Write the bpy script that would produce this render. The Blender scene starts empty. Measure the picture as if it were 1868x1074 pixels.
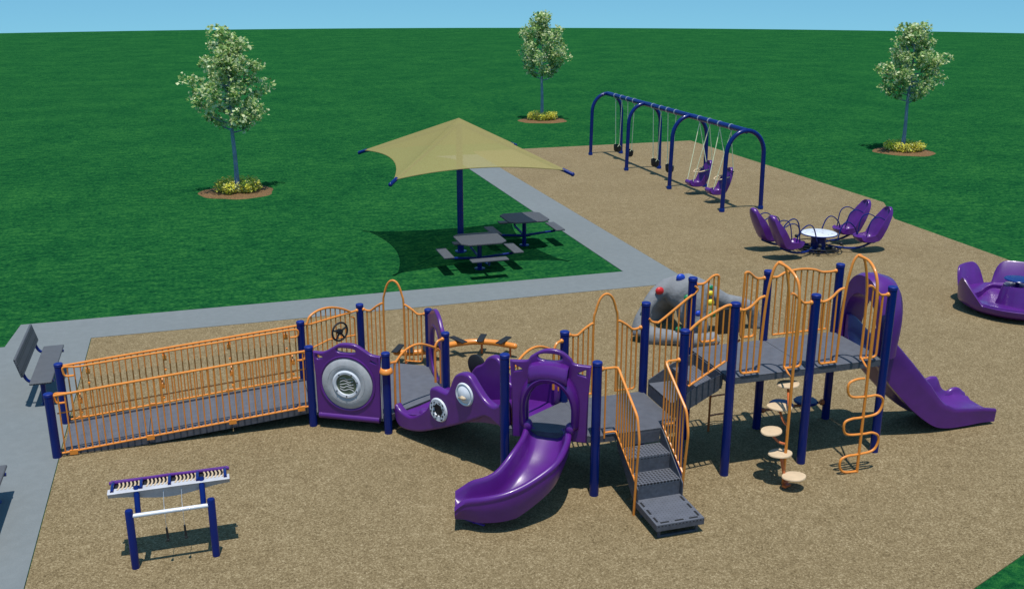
import bpy, bmesh, math, random
from mathutils import Vector, Matrix
S = bpy.context.scene
col = S.collection
# ------------------------------------------------------------------ camera
PITCH, YAW = 0.30300844, 0.30012685
cd = bpy.data.cameras.new("camera"); cam = bpy.data.objects.new("camera", cd); col.objects.link(cam)
cam.location = (-6.6576, -11.3518, 6.6902)
cam.rotation_euler = (math.pi / 2 - PITCH, 0, -YAW)
cd.sensor_width = 36.0; cd.lens = 1829.416 / 1868 * 36.0
cd.clip_start = 0.1; cd.clip_end = 2000
S.camera = cam
# ------------------------------------------------------------------ light
SUN = Vector((-0.045, -0.21, 1.0)).normalized()
EXPOSURE = 0.0
W = bpy.data.worlds.new("World"); S.world = W; W.use_nodes = True
nt = W.node_tree; nt.nodes.clear()
wo = nt.nodes.new('ShaderNodeOutputWorld'); bg = nt.nodes.new('ShaderNodeBackground')
sky = nt.nodes.new('ShaderNodeTexSky'); sky.sky_type = 'NISHITA'; sky.sun_disc = False
sky.sun_elevation = math.asin(SUN.z); sky.sun_rotation = math.atan2(SUN.x, SUN.y)
sky.air_density = 1.2; sky.dust_density = 0.4; sky.ozone_density = 2.0
tc = nt.nodes.new('ShaderNodeTexCoord'); sx = nt.nodes.new('ShaderNodeSeparateXYZ'); cx = nt.nodes.new('ShaderNodeCombineXYZ')
ma = nt.nodes.new('ShaderNodeMath'); ma.operation = 'MULTIPLY_ADD'; ma.inputs[1].default_value = 1.2; ma.inputs[2].default_value = 0.21
vn = nt.nodes.new('ShaderNodeVectorMath'); vn.operation = 'NORMALIZE'
nt.links.new(tc.outputs['Generated'], sx.inputs[0]); nt.links.new(sx.outputs[0], cx.inputs[0]); nt.links.new(sx.outputs[1], cx.inputs[1])
nt.links.new(sx.outputs[2], ma.inputs[0]); nt.links.new(ma.outputs[0], cx.inputs[2]); nt.links.new(cx.outputs[0], vn.inputs[0])
nt.links.new(vn.outputs[0], sky.inputs[0]); tn = nt.nodes.new('ShaderNodeVectorMath'); tn.operation = 'MULTIPLY'; tn.inputs[1].default_value = (0.54, 0.93, 1.0)
nt.links.new(sky.outputs[0], tn.inputs[0]); nt.links.new(tn.outputs[0], bg.inputs[0]); nt.links.new(bg.outputs[0], wo.inputs[0])
bg.inputs[1].default_value = 0.13
sd = bpy.data.lights.new("sun", 'SUN'); sd.energy = 4.6; sd.angle = math.radians(0.5); sd.color = (1.0, 0.96, 0.9)
so = bpy.data.objects.new("sun", sd); col.objects.link(so); so.rotation_euler = SUN.to_track_quat('Z', 'Y').to_euler()
S.view_settings.view_transform = 'Standard'; S.view_settings.look = 'None'; S.view_settings.exposure = EXPOSURE; S.view_settings.gamma = 1
# ------------------------------------------------------------------ materials
def mat(name, rgb, rough=0.5, spec=0.5, coat=0.0, var=0.0, scale=8.0, bump=0.0, bscale=60.0, metal=0.0, rgb2=None, detail=4.0, stretch=None):
    m = bpy.data.materials.new(name); m.use_nodes = True; t = m.node_tree; b = t.nodes['Principled BSDF']
    b.inputs['Base Color'].default_value = (*rgb, 1); b.inputs['Roughness'].default_value = rough
    b.inputs['Metallic'].default_value = metal
    b.inputs['Specular IOR Level'].default_value = spec; b.inputs['Coat Weight'].default_value = coat; b.inputs['Coat Roughness'].default_value = 0.08
    tcn = t.nodes.new('ShaderNodeTexCoord'); vec = tcn.outputs['Object']
    if stretch:
        mp = t.nodes.new('ShaderNodeMapping'); mp.inputs['Scale'].default_value = stretch; t.links.new(vec, mp.inputs[0]); vec = mp.outputs[0]
    if var > 0 or rgb2:
        n = t.nodes.new('ShaderNodeTexNoise'); n.inputs['Scale'].default_value = scale; n.inputs['Detail'].default_value = detail; t.links.new(vec, n.inputs['Vector'])
        r = t.nodes.new('ShaderNodeValToRGB'); r.color_ramp.elements[0].position = 0.3; r.color_ramp.elements[1].position = 0.7
        a = rgb2 if rgb2 else tuple(c * (1 - var) for c in rgb); c2 = rgb if rgb2 else tuple(min(1, c * (1 + var)) for c in rgb)
        r.color_ramp.elements[0].color = (*a, 1); r.color_ramp.elements[1].color = (*c2, 1)
        t.links.new(n.outputs[0], r.inputs[0]); t.links.new(r.outputs[0], b.inputs['Base Color'])
    if bump > 0:
        n2 = t.nodes.new('ShaderNodeTexNoise'); n2.inputs['Scale'].default_value = bscale; n2.inputs['Detail'].default_value = 3; t.links.new(vec, n2.inputs['Vector'])
        bp = t.nodes.new('ShaderNodeBump'); bp.inputs['Strength'].default_value = bump; bp.inputs['Distance'].default_value = 0.02
        t.links.new(n2.outputs[0], bp.inputs['Height']); t.links.new(bp.outputs[0], b.inputs['Normal'])
    return m
def ground_mat(name, stops, layers, rough=0.95, bump=0.5, bscale=120.0, spec=0.1):
    """several noise octaves of the material's own grain, summed then coloured by a ramp"""
    m = bpy.data.materials.new(name); m.use_nodes = True; t = m.node_tree; b = t.nodes['Principled BSDF']
    b.inputs['Roughness'].default_value = rough; b.inputs['Specular IOR Level'].default_value = spec
    tcn = t.nodes.new('ShaderNodeTexCoord'); acc = None
    for (sc, w, st) in layers:
        mp = t.nodes.new('ShaderNodeMapping'); mp.inputs['Scale'].default_value = st; t.links.new(tcn.outputs['Object'], mp.inputs[0])
        n = t.nodes.new('ShaderNodeTexNoise'); n.inputs['Scale'].default_value = sc; n.inputs['Detail'].default_value = 3; t.links.new(mp.outputs[0], n.inputs['Vector'])
        s = t.nodes.new('ShaderNodeMath'); s.operation = 'MULTIPLY_ADD'; s.inputs[1].default_value = w; t.links.new(n.outputs[0], s.inputs[0])
        if acc is None: s.inputs[2].default_value = 0.5 - 0.5 * sum(l[1] for l in layers)
        else: t.links.new(acc, s.inputs[2])
        acc = s.outputs[0]
    r = t.nodes.new('ShaderNodeValToRGB'); e = r.color_ramp.elements
    e[0].position = stops[0][0]; e[0].color = (*stops[0][1], 1); e[1].position = stops[-1][0]; e[1].color = (*stops[-1][1], 1)
    for p_, c_ in stops[1:-1]:
        q = e.new(p_); q.color = (*c_, 1)
    t.links.new(acc, r.inputs[0]); t.links.new(r.outputs[0], b.inputs['Base Color'])
    if bump:
        n2 = t.nodes.new('ShaderNodeTexNoise'); n2.inputs['Scale'].default_value = bscale; t.links.new(tcn.outputs['Object'], n2.inputs['Vector'])
        bp = t.nodes.new('ShaderNodeBump'); bp.inputs['Strength'].default_value = bump; bp.inputs['Distance'].default_value = 0.02
        t.links.new(n2.outputs[0], bp.inputs['Height']); t.links.new(bp.outputs[0], b.inputs['Normal'])
    return m
def perf_mat(name, rgb, hole, pitch=0.03, rad=0.3, rough=0.6, var=0.12):
    """sheet with punched round holes laid out on a square grid in the object's own coordinates"""
    m = bpy.data.materials.new(name); m.use_nodes = True; t = m.node_tree; b = t.nodes['Principled BSDF']
    b.inputs['Roughness'].default_value = rough; b.inputs['Specular IOR Level'].default_value = 0.3
    tcn = t.nodes.new('ShaderNodeTexCoord'); v = t.nodes.new('ShaderNodeTexVoronoi'); v.inputs['Scale'].default_value = 1 / pitch; v.inputs['Randomness'].default_value = 0.0
    t.links.new(tcn.outputs['Object'], v.inputs['Vector'])
    r = t.nodes.new('ShaderNodeValToRGB'); r.color_ramp.elements[0].position = rad; r.color_ramp.elements[1].position = rad + 0.08
    r.color_ramp.elements[0].color = (*hole, 1); r.color_ramp.elements[1].color = (*rgb, 1)
    n = t.nodes.new('ShaderNodeTexNoise'); n.inputs['Scale'].default_value = 9; n.inputs['Detail'].default_value = 6; t.links.new(tcn.outputs['Object'], n.inputs['Vector'])
    mr = t.nodes.new('ShaderNodeMapRange'); mr.inputs[3].default_value = 1 - var * 2; mr.inputs[4].default_value = 1 + var * 2; t.links.new(n.outputs[0], mr.inputs[0])
    mx = t.nodes.new('ShaderNodeVectorMath'); mx.operation = 'SCALE'
    t.links.new(v.outputs['Distance'], r.inputs[0]); t.links.new(r.outputs[0], mx.inputs[0]); t.links.new(mr.outputs[0], mx.inputs['Scale']); t.links.new(mx.outputs[0], b.inputs['Base Color'])
    return m
M = {}
M['blue'] = mat('blue_enamel', (0.003, 0.014, 0.125), 0.25, 0.22, 0.12, var=0.12, scale=3)
M['cap'] = mat('blue_plastic_cap', (0.006, 0.020, 0.17), 0.5, 0.25, 0.0)
M['purple'] = mat('purple_plastic', (0.082, 0.010, 0.172), 0.33, 0.55, 0.18, var=0.1, scale=5, bump=0.04, bscale=150)
M['purple_dark'] = mat('purple_plastic_matt', (0.11, 0.012, 0.28), 0.38, 0.4, 0.1, var=0.1, scale=5)
M['orange'] = mat('orange_enamel', (0.74, 0.25, 0.035), 0.34, 0.5, 0.2, var=0.07, scale=6)
M['rust'] = mat('burnt_orange_enamel', (0.50, 0.12, 0.03), 0.4, 0.5, 0.1)
M['deck'] = perf_mat('grey_coated_deck', (0.098, 0.104, 0.125), (0.05, 0.052, 0.062), 0.022, 0.26, 0.7)
M['deck_side'] = mat('grey_coated_steel', (0.075, 0.08, 0.098), 0.6, 0.3, 0, var=0.2, scale=20)
M['tread'] = perf_mat('grey_perforated_tread', (0.10, 0.106, 0.128), (0.015, 0.016, 0.02), 0.048, 0.34, 0.65)
M['slot'] = mat('dark_slot', (0.008, 0.009, 0.011), 0.9)
M['bench'] = perf_mat('grey_coated_mesh', (0.085, 0.09, 0.10), (0.028, 0.03, 0.034), 0.04, 0.30, 0.65, 0.08)
M['black'] = mat('black_rubber', (0.012, 0.012, 0.014), 0.6, 0.4, var=0.2, scale=30)
M['white'] = mat('white_plastic', (0.62, 0.64, 0.68), 0.35, 0.5, 0.1, var=0.06, scale=15)
M['pale'] = mat('pale_grey_plastic', (0.42, 0.42, 0.45), 0.5, 0.3, var=0.1, scale=8)
M['tyre'] = mat('grey_moulded_tyre', (0.40, 0.40, 0.41), 0.6, 0.3, var=0.12, scale=10)
M['maze'] = mat('green_brown_maze', (0.15, 0.19, 0.11), 0.4, 0.4, rgb2=(0.05, 0.06, 0.05), scale=9, stretch=(1, 1, 4))
M['beige'] = mat('sand_plastic', (0.56, 0.42, 0.27), 0.5, 0.4, var=0.07, scale=12)
M['rock'] = mat('grey_cast_rock', (0.20, 0.205, 0.215), 0.85, 0.15, var=0.14, scale=5, bump=0.6, bscale=14)
M['steel'] = mat('galvanised_steel', (0.55, 0.57, 0.6), 0.35, 0.5, metal=0.6)
M['chain'] = mat('coated_chain', (0.80, 0.82, 0.52), 0.4, 0.5)
M['strap'] = mat('tan_strap', (0.60, 0.45, 0.28), 0.6, 0.3)
M['trunk'] = mat('grey_bark', (0.22, 0.28, 0.36), 0.9, 0.1, var=0.25, scale=12, bump=0.6, bscale=40, stretch=(1, 1, 0.3))
M['soil'] = mat('brown_mulch', (0.17, 0.098, 0.045), 0.95, 0.1, var=0.5, scale=26, bump=1.0, bscale=60)
for k, c in dict(hold_red=(0.55, 0.02, 0.02), hold_blue=(0.01, 0.05, 0.40), hold_green=(0.01, 0.20, 0.07), hold_yellow=(0.72, 0.58, 0.04)).items():
    M[k] = mat(k.replace('hold_', '') + '_hold_plastic', c, 0.4, 0.4)
def leafmat(name, rgb, rough=0.5):
    m = mat(name, rgb, rough, 0.3, var=0.3, scale=3); t = m.node_tree; b = t.nodes['Principled BSDF']; out = t.nodes['Material Output']
    tr = t.nodes.new('ShaderNodeBsdfTranslucent'); mx = t.nodes.new('ShaderNodeMixShader'); mx.inputs[0].default_value = 0.45
    r = [n for n in t.nodes if n.type == 'VALTORGB'][0]
    t.links.new(r.outputs[0], tr.inputs[0]); t.links.new(b.outputs[0], mx.inputs[1]); t.links.new(tr.outputs[0], mx.inputs[2]); t.links.new(mx.outputs[0], out.inputs[0])
    return m
M['leafA'] = leafmat('pale_leaf', (0.74, 0.80, 0.45), 0.34); M['leafB'] = leafmat('mid_green_leaf', (0.36, 0.50, 0.16)); M['leafC'] = leafmat('dark_green_leaf', (0.13, 0.27, 0.08))
M['flowA'] = leafmat('yellow_petals', (0.90, 0.76, 0.10)); M['flowB'] = leafmat('pale_yellow_leaf', (0.68, 0.66, 0.25)); M['flowC'] = leafmat('shrub_green_leaf', (0.16, 0.30, 0.12))
M['grass'] = ground_mat('mown_grass', [(0.20, (0.003, 0.035, 0.015)), (0.5, (0.009, 0.080, 0.0225)), (0.80, (0.034, 0.145, 0.032))],
                        [(0.35, 0.35, (1, 1, 1)), (2.4, 0.7, (1, 1.8, 1)), (11, 1.0, (1, 1, 1)), (60, 0.9, (1, 1, 1))], 1.0, 0.7, 90, 0.0)
M['pad'] = ground_mat('bonded_tan_surfacing', [(0.22, (0.065, 0.044, 0.021)), (0.41, (0.162, 0.118, 0.060)), (0.56, (0.226, 0.168, 0.088)), (0.78, (0.42, 0.34, 0.21))],
                      [(0.6, 0.10, (1, 1, 1)), (5, 0.16, (1, 1, 1)), (42, 0.75, (1, 1, 1)), (120, 0.9, (1, 1, 1))], 0.95, 0.6, 80)
M['concrete'] = ground_mat('broom_finished_concrete', [(0.2, (0.138, 0.153, 0.157)), (0.5, (0.163, 0.180, 0.184)), (0.8, (0.20, 0.218, 0.222))],
                           [(0.5, 0.25, (1, 1, 1)), (6, 0.35, (1, 1, 1)), (90, 0.5, (1, 1, 1))], 0.9, 0.25, 90)
def canopy_mat():
    m = bpy.data.materials.new('tan_shade_cloth'); m.use_nodes = True; t = m.node_tree; t.nodes.clear()
    o = t.nodes.new('ShaderNodeOutputMaterial'); d = t.nodes.new('ShaderNodeBsdfDiffuse'); tr = t.nodes.new('ShaderNodeBsdfTranslucent'); tp = t.nodes.new('ShaderNodeBsdfTransparent')
    tcn = t.nodes.new('ShaderNodeTexCoord'); n = t.nodes.new('ShaderNodeTexNoise'); n.inputs['Scale'].default_value = 60; r = t.nodes.new('ShaderNodeValToRGB')
    r.color_ramp.elements[0].position = .3; r.color_ramp.elements[1].position = .7
    r.color_ramp.elements[0].color = (0.30, 0.255, 0.10, 1); r.color_ramp.elements[1].color = (0.37, 0.32, 0.135, 1)
    t.links.new(tcn.outputs['Object'], n.inputs[0]); t.links.new(n.outputs[0], r.inputs[0]); t.links.new(r.outputs[0], d.inputs[0]); t.links.new(r.outputs[0], tr.inputs[0])
    m1 = t.nodes.new('ShaderNodeMixShader'); m1.inputs[0].default_value = 0.2; m2 = t.nodes.new('ShaderNodeMixShader'); m2.inputs[0].default_value = 0.17
    t.links.new(d.outputs[0], m1.inputs[1]); t.links.new(tr.outputs[0], m1.inputs[2]); t.links.new(m1.outputs[0], m2.inputs[1]); t.links.new(tp.outputs[0], m2.inputs[2]); t.links.new(m2.outputs[0], o.inputs[0])
    return m
M['canopy'] = canopy_mat()
# ------------------------------------------------------------------ mesh helpers
V = Vector
def v3(p): return Vector(p) if len(p) == 3 else Vector((p[0], p[1], 0))
def R(a): a = math.radians(a); return Vector((math.cos(a), math.sin(a), 0))
def catmull(P, n=8, closed=False):
    P = [Vector(p) for p in P]; out = []; N = len(P)
    rng = range(N if closed else N - 1)
    for i in rng:
        if closed: a, b, c, d = P[i - 1], P[i], P[(i + 1) % N], P[(i + 2) % N]
        else: a, b, c, d = P[max(i - 1, 0)], P[i], P[i + 1], P[min(i + 2, N - 1)]
        for k in range(n):
            t = k / n
            out.append(0.5 * ((2 * b) + (c - a) * t + (2 * a - 5 * b + 4 * c - d) * t * t + (3 * b - a - 3 * c + d) * t ** 3))
    if not closed: out.append(P[-1].copy())
    return out
def rounded(P, r, n=5, closed=False):
    """polyline with its corners rounded"""
    P = [Vector(p) for p in P]; N = len(P); out = []
    for i in range(N):
        if not closed and i in (0, N - 1): out.append(P[i]); continue
        a, b, c = P[i - 1], P[i], P[(i + 1) % N]
        u = (a - b); w = (c - b); k = min(r, u.length * .49, w.length * .49)
        s = b + u.normalized() * k; e = b + w.normalized() * k
        for j in range(n + 1):
            t = j / n; out.append((1 - t) ** 2 * s + 2 * t * (1 - t) * b + t * t * e)
    return out
class MB:
    def __init__(s): s.v = []; s.f = []; s.m = []; s.mi = 0
    def add(s, vs, fs):
        o = len(s.v); s.v += [tuple(x) for x in vs]; s.f += [tuple(i + o for i in f) for f in fs]; s.m += [s.mi] * len(fs); return s
    def tube(s, pts, r, seg=8, closed=False, flat=1.0):
        pts = [Vector(p) for p in pts]
        q = [pts[0]]
        for p in pts[1:]:
            if (p - q[-1]).length > 1e-5: q.append(p)
        pts = q; n = len(pts)
        if n < 2: return s
        tang = []
        for i in range(n):
            if closed: t = pts[(i + 1) % n] - pts[i - 1]
            elif i == 0: t = pts[1] - pts[0]
            elif i == n - 1: t = pts[-1] - pts[-2]
            else: t = (pts[i + 1] - pts[i]).normalized() + (pts[i] - pts[i - 1]).normalized()
            tang.append(t.normalized())
        up = Vector((0, 0, 1)) if abs(tang[0].z) < 0.9 else Vector((1, 0, 0))
        nx = tang[0].cross(up).normalized(); vs = []
        for i in range(n):
            nx = (nx - tang[i] * nx.dot(tang[i])).normalized(); ny = tang[i].cross(nx)
            rr = r[i] if isinstance(r, (list, tuple)) else r
            for k in range(seg):
                a = 2 * math.pi * k / seg; vs.append(pts[i] + nx * math.cos(a) * rr + ny * math.sin(a) * rr * flat)
        fs = []
        for i in range(n if closed else n - 1):
            j = (i + 1) % n
            for k in range(seg): fs.append((i * seg + k, i * seg + (k + 1) % seg, j * seg + (k + 1) % seg, j * seg + k))
        if not closed: fs += [tuple(range(seg - 1, -1, -1)), tuple((n - 1) * seg + k for k in range(seg))]
        return s.add(vs, fs)
    def box(s, c, d, rot=0.0, tilt=None):
        """centre, full size, rotation about z (degrees), optional extra 3x3"""
        c = v3(c); m = Matrix.Rotation(math.radians(rot), 3, 'Z')
        if tilt is not None: m = m @ tilt
        vs = [c + m @ Vector((x * d[0] / 2, y * d[1] / 2, z * d[2] / 2)) for x in (-1, 1) for y in (-1, 1) for z in (-1, 1)]
        return s.add(vs, [(0, 1, 3, 2), (4, 6, 7, 5), (0, 4, 5, 1), (2, 3, 7, 6), (0, 2, 6, 4), (1, 5, 7, 3)])
    def prism(s, pts, z0, z1):
        """vertical prism of a plan polygon (ccw); z0/z1 numbers or functions"""
        n = len(pts); f0 = z0 if callable(z0) else (lambda x, y: z0); f1 = z1 if callable(z1) else (lambda x, y: z1)
        vs = [(p[0], p[1], f0(p[0], p[1])) for p in pts] + [(p[0], p[1], f1(p[0], p[1])) for p in pts]
        return s.add(vs, [tuple(range(n - 1, -1, -1)), tuple(range(n, 2 * n))] + [(i, (i + 1) % n, n + (i + 1) % n, n + i) for i in range(n)])
    def extrude(s, o, ex, ey, ez, poly, t):
        """polygon in (ex,ey) extruded t along ez, centred"""
        o = v3(o); n = len(poly)
        a = [o + ex * p[0] + ey * p[1] - ez * t / 2 for p in poly]; b = [o + ex * p[0] + ey * p[1] + ez * t / 2 for p in poly]
        return s.add(a + b, [tuple(range(n - 1, -1, -1)), tuple(range(n, 2 * n))] + [(i, (i + 1) % n, n + (i + 1) % n, n + i) for i in range(n)])
    def lathe(s, prof, c, seg=24, axis=None):
        """profile of (radius, height) about the vertical axis through c"""
        c = v3(c); n = len(prof); vs = []
        q = axis if axis is not None else Matrix.Identity(3)
        for i in range(seg):
            a = 2 * math.pi * i / seg
            for r, h in prof: vs.append(c + q @ Vector((r * math.cos(a), r * math.sin(a), h)))
        fs = []
        for i in range(seg):
            j = (i + 1) % seg
            for k in range(n - 1): fs.append((i * n + k, j * n + k, j * n + k + 1, i * n + k + 1))
        if prof[0][0] > 1e-4: fs.append(tuple(i * n for i in range(seg - 1, -1, -1)))
        if prof[-1][0] > 1e-4: fs.append(tuple(i * n + n - 1 for i in range(seg)))
        return s.add(vs, fs)
    def ball(s, c, r, seg=10, rings=6, sc=(1, 1, 1)):
        c = v3(c); prof = []
        vs = [c + Vector((0, 0, -r * sc[2]))]
        for i in range(1, rings):
            a = -math.pi / 2 + math.pi * i / rings
            for k in range(seg):
                b = 2 * math.pi * k / seg; vs.append(c + Vector((math.cos(a) * math.cos(b) * r * sc[0], math.cos(a) * math.sin(b) * r * sc[1], math.sin(a) * r * sc[2])))
        vs.append(c + Vector((0, 0, r * sc[2]))); fs = []
        for k in range(seg): fs.append((0, 1 + (k + 1) % seg, 1 + k)); fs.append((len(vs) - 1, 1 + (rings - 2) * seg + k, 1 + (rings - 2) * seg + (k + 1) % seg))
        for i in range(rings - 2):
            for k in range(seg): fs.append((1 + i * seg + k, 1 + i * seg + (k + 1) % seg, 1 + (i + 1) * seg + (k + 1) % seg, 1 + (i + 1) * seg + k))
        return s.add(vs, fs)
    def grid(s, rows, closed_u=False, cap=False):
        """rows of equal point count joined into a skin; closed_u closes each row into a ring"""
        n = len(rows[0]); vs = [p for r in rows for p in r]; fs = []
        for i in range(len(rows) - 1):
            for k in range(n if closed_u else n - 1): fs.append((i * n + k, i * n + (k + 1) % n, (i + 1) * n + (k + 1) % n, (i + 1) * n + k))
        if cap: fs += [tuple(range(n - 1, -1, -1)), tuple((len(rows) - 1) * n + k for k in range(n))]
        return s.add(vs, fs)
    def build(s, name, mats, parent=None, bevel=0.0, sub=0, solid=0.0, angle=40, segs=2):
        me = bpy.data.meshes.new(name); org = parent_origin(parent)
        me.from_pydata([tuple(Vector(p) - org) for p in s.v], [], s.f); me.update()
        bm = bmesh.new(); bm.from_mesh(me); bmesh.ops.recalc_face_normals(bm, faces=bm.faces); bm.to_mesh(me); bm.free()
        if not isinstance(mats, (list, tuple)): mats = [mats]
        for m in mats: me.materials.append(M[m] if isinstance(m, str) else m)
        for p, i in zip(me.polygons, s.m): p.material_index = i; p.use_smooth = True
        me.set_sharp_from_angle(angle=math.radians(angle))
        o = bpy.data.objects.new(name, me); col.objects.link(o)
        if parent: o.parent = parent
        if solid: md = o.modifiers.new('solid', 'SOLIDIFY'); md.thickness = solid; md.offset = 0
        if bevel: md = o.modifiers.new('bevel', 'BEVEL'); md.width = bevel; md.segments = segs; md.limit_method = 'ANGLE'; md.angle_limit = math.radians(35); md.harden_normals = False
        if sub: md = o.modifiers.new('sub', 'SUBSURF'); md.levels = sub; md.render_levels = sub
        return o
def parent_origin(p):
    o = Vector((0, 0, 0))
    while p is not None: o = o + Vector(p.location); p = p.parent
    return o
def tag(o, label=None, cat=None, group=None, kind=None):
    if label: o['label'] = label
    if cat: o['category'] = cat
    if group: o['group'] = group
    if kind: o['kind'] = kind
    return o
def thing(name, label, cat, loc=(0, 0, 0), group=None):
    o = bpy.data.objects.new(name, None); col.objects.link(o); o.location = loc; o.empty_display_size = 0.2
    return tag(o, label, cat, group)
def copy_tree(o, parent=None):
    c = o.copy(); col.objects.link(c); c.parent = parent
    for ch in list(o.children): copy_tree(ch, c)
    return c
def holed(name, m, parent, o, ex, ey, outlines, t, bev=0.015, res=2):
    """flat plate with holes: outlines[0] is the edge, the others are holes, in (ex, ey) metres from o"""
    cu = bpy.data.curves.new(name, 'CURVE'); cu.dimensions = '2D'; cu.fill_mode = 'BOTH'; cu.extrude = max(t / 2 - bev, 0.001); cu.bevel_depth = bev; cu.bevel_resolution = res
    for pl in outlines:
        sp = cu.splines.new('POLY'); sp.points.add(len(pl) - 1); sp.use_cyclic_u = True
        for i, p in enumerate(pl): sp.points[i].co = (p[0], p[1], 0, 1)
    cu.offset = -bev
    tmp = bpy.data.objects.new('tmp', cu); col.objects.link(tmp)
    dg = bpy.context.evaluated_depsgraph_get(); dg.update()
    me = bpy.data.meshes.new_from_object(tmp.evaluated_get(dg)); bpy.data.objects.remove(tmp); bpy.data.curves.remove(cu)
    me.name = name
    ex = Vector(ex).normalized(); ey = Vector(ey).normalized(); ez = ex.cross(ey)
    mt = Matrix((ex, ey, ez)).transposed().to_4x4(); mt.translation = v3(o) - parent_origin(parent)
    me.transform(mt)
    me.materials.clear(); me.materials.append(M[m])
    for p in me.polygons: p.use_smooth = True
    me.set_sharp_from_angle(angle=math.radians(50))
    ob = bpy.data.objects.new(name, me); col.objects.link(ob)
    if parent: ob.parent = parent
    return ob
def ell(cx_, cy_, rx, ry, n=32, p=2.0):
    out = []
    for i in range(n):
        a = 2 * math.pi * i / n; c, s_ = math.cos(a), math.sin(a)
        out.append((cx_ + rx * math.copysign(abs(c) ** (2 / p), c), cy_ + ry * math.copysign(abs(s_) ** (2 / p), s_)))
    return out
Z = Vector((0, 0, 1))
def interp(P, x):
    if x <= P[0][0]: return P[0][1]
    for a, b in zip(P, P[1:]):
        if x <= b[0]: return a[1] + (b[1] - a[1]) * (x - a[0]) / max(b[0] - a[0], 1e-6)
    return P[-1][1]
# ------------------------------------------------------------------ setting
def lawn():
    mb = MB(); rings = [0, 3, 8, 15, 25, 40, 60, 85, 110, 135, 148, 152, 156, 170, 220, 320, 480]; seg = 120; C = (-6.66, -11.35)
    zz = lambda r: 0.0 if r <= 150 else -0.0009 * (min(r, 220) - 150) ** 2 * 3 - max(0, r - 220) * 0.12
    rows = []
    for r in rings[1:]:
        rows.append([(C[0] + r * math.cos(2 * math.pi * k / seg), C[1] + r * math.sin(2 * math.pi * k / seg), zz(r)) for k in range(seg)])
    mb.grid(rows, closed_u=True); mb.add([rows[0][k] for k in range(seg)], [tuple(range(seg))])
    return tag(mb.build('lawn', 'grass'), kind='structure')
lawn()
def slab(name, pts, z, m):
    mb = MB(); mb.prism(pts, -0.05, z); return tag(mb.build(name, m), kind='structure')
padpts = [(-9.06, -9.0), (1.39, -3.35 - 0.55 * 0), (2.44, -2.95), (12.4, 0.85), (12.4, 7.72), (12.6, 12.84), (13.75, 14.88), (13.8, 28.3), (3.93, 28.3), (3.93, 9.29), (3.0, 8.76), (-9.06, 8.76)]
padpts[0] = (-9.06, -7.3)
slab('play_surface', padpts, 0.012, 'pad')
def paths():
    mb = MB()
    mb.prism([(-16, -9), (-9.07, -9), (-9.07, 8.77), (3.0, 8.77), (3.92, 9.30), (3.92, 27.55), (2.2, 27.55), (2.76, 26.7), (2.76, 10.03), (-10.5, 10.03), (-10.6, 8.7), (-16, 8.7)], -0.05, 0.016)
    o = mb.build('path', 'concrete'); tag(o, kind='structure')
paths()
# ------------------------------------------------------------------ play structure
s = 1.245; h3 = s * math.sqrt(3) / 2; PR = 0.0635
P = {'P1': (0, 0), 'P2': (s, 0), 'P3': (2 * s, 0), 'T1': (0, s), 'T2': (s, s), 'T3': (2 * s, s), 'C': (-.731, 0), 'D': (-.731, s), 'B': (-1.976, 0), 'E': (-1.976, s), 'A': (-3.054, .6225),
     'G': (-4.290, 2.763), 'K': (-3.212, 3.386), 'J': (-3.212, 4.631), 'F': (-5.368, 3.386), 'H': (-5.368, 4.631), 'I': (-4.290, 5.253), 'R1': (-9.094, 3.386), 'R2': (-9.094, 4.631)}
P = {k: Vector((x, y, 0)) for k, (x, y) in P.items()}
TOP = dict(R1=1.02, R2=1.02, F=1.336, G=1.336, H=1.336, I=1.338, J=1.338, K=1.336, A=1.949, E=1.949, B=1.949, C=2.261, D=2.261, T1=2.571, P1=2.571, T2=2.571, T3=2.571, P2=2.571, P3=2.571)
ZT, ZC, ZH = 1.48, 0.88, 0.30
play = thing('play_structure', 'large purple, orange and blue play structure with a long ramp, two slides and raised decks', 'play structure', (-2.5, 1.5, 0))
def post(k):
    mb = MB(); c = P[k]; h = TOP[k]
    mb.lathe([(PR, 0.0), (PR, h - 0.05)], c, 24)
    o = mb.build('post', 'blue', play)
    cb = MB(); cb.lathe([(PR + .004, -0.045), (PR + .004, -0.006), (PR - .006, 0.003), (PR * .5, 0.006), (0.0, 0.007)], c + Z * h, 24)
    cb.build('cap', 'cap', o)
    return o
for k in TOP: post(k)
def deck(pts, z, name='deck'):
    mb = MB(); mb.prism(pts, z - 0.012, z); n = len(pts)
    o = mb.build(name, 'deck', play, bevel=0.004)
    sk = MB()
    cen = sum((Vector((p[0], p[1], 0)) for p in pts), Vector()) / n
    for i in range(n):
        a = Vector((*pts[i], 0)); b = Vector((*pts[(i + 1) % n], 0)); d = (b - a); L = d.length; d.normalize()
        nrm = Vector((-d.y, d.x, 0));  nrm = nrm if nrm.dot(cen - a) > 0 else -nrm
        c = (a + b) / 2 + nrm * 0.0112
        sk.box(c + Z * (z - 0.057), (L - .03, .02, .086), math.degrees(math.atan2(d.y, d.x)))
    sk.build('deck_skirt', 'deck_side', o)
    return o
g = 0.004
deck([(0, 0), (s - g, 0), (s - g, s), (0, s)], ZT); deck([(s + g, 0), (2 * s, 0), (2 * s, s), (s + g, s)], ZT)
deck([(P['B'].x + .0006, 0), (P['C'].x, 0), (P['C'].x, s), (P['B'].x + .0006, s)], ZC)
deck([(P['A'].x, P['A'].y), (P['B'].x - .0006, 0.0), (P['B'].x - .0006, s)], ZC)
deck([tuple(P[k][:2]) for k in ('F', 'G', 'K', 'J', 'I', 'H')], ZH)
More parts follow.
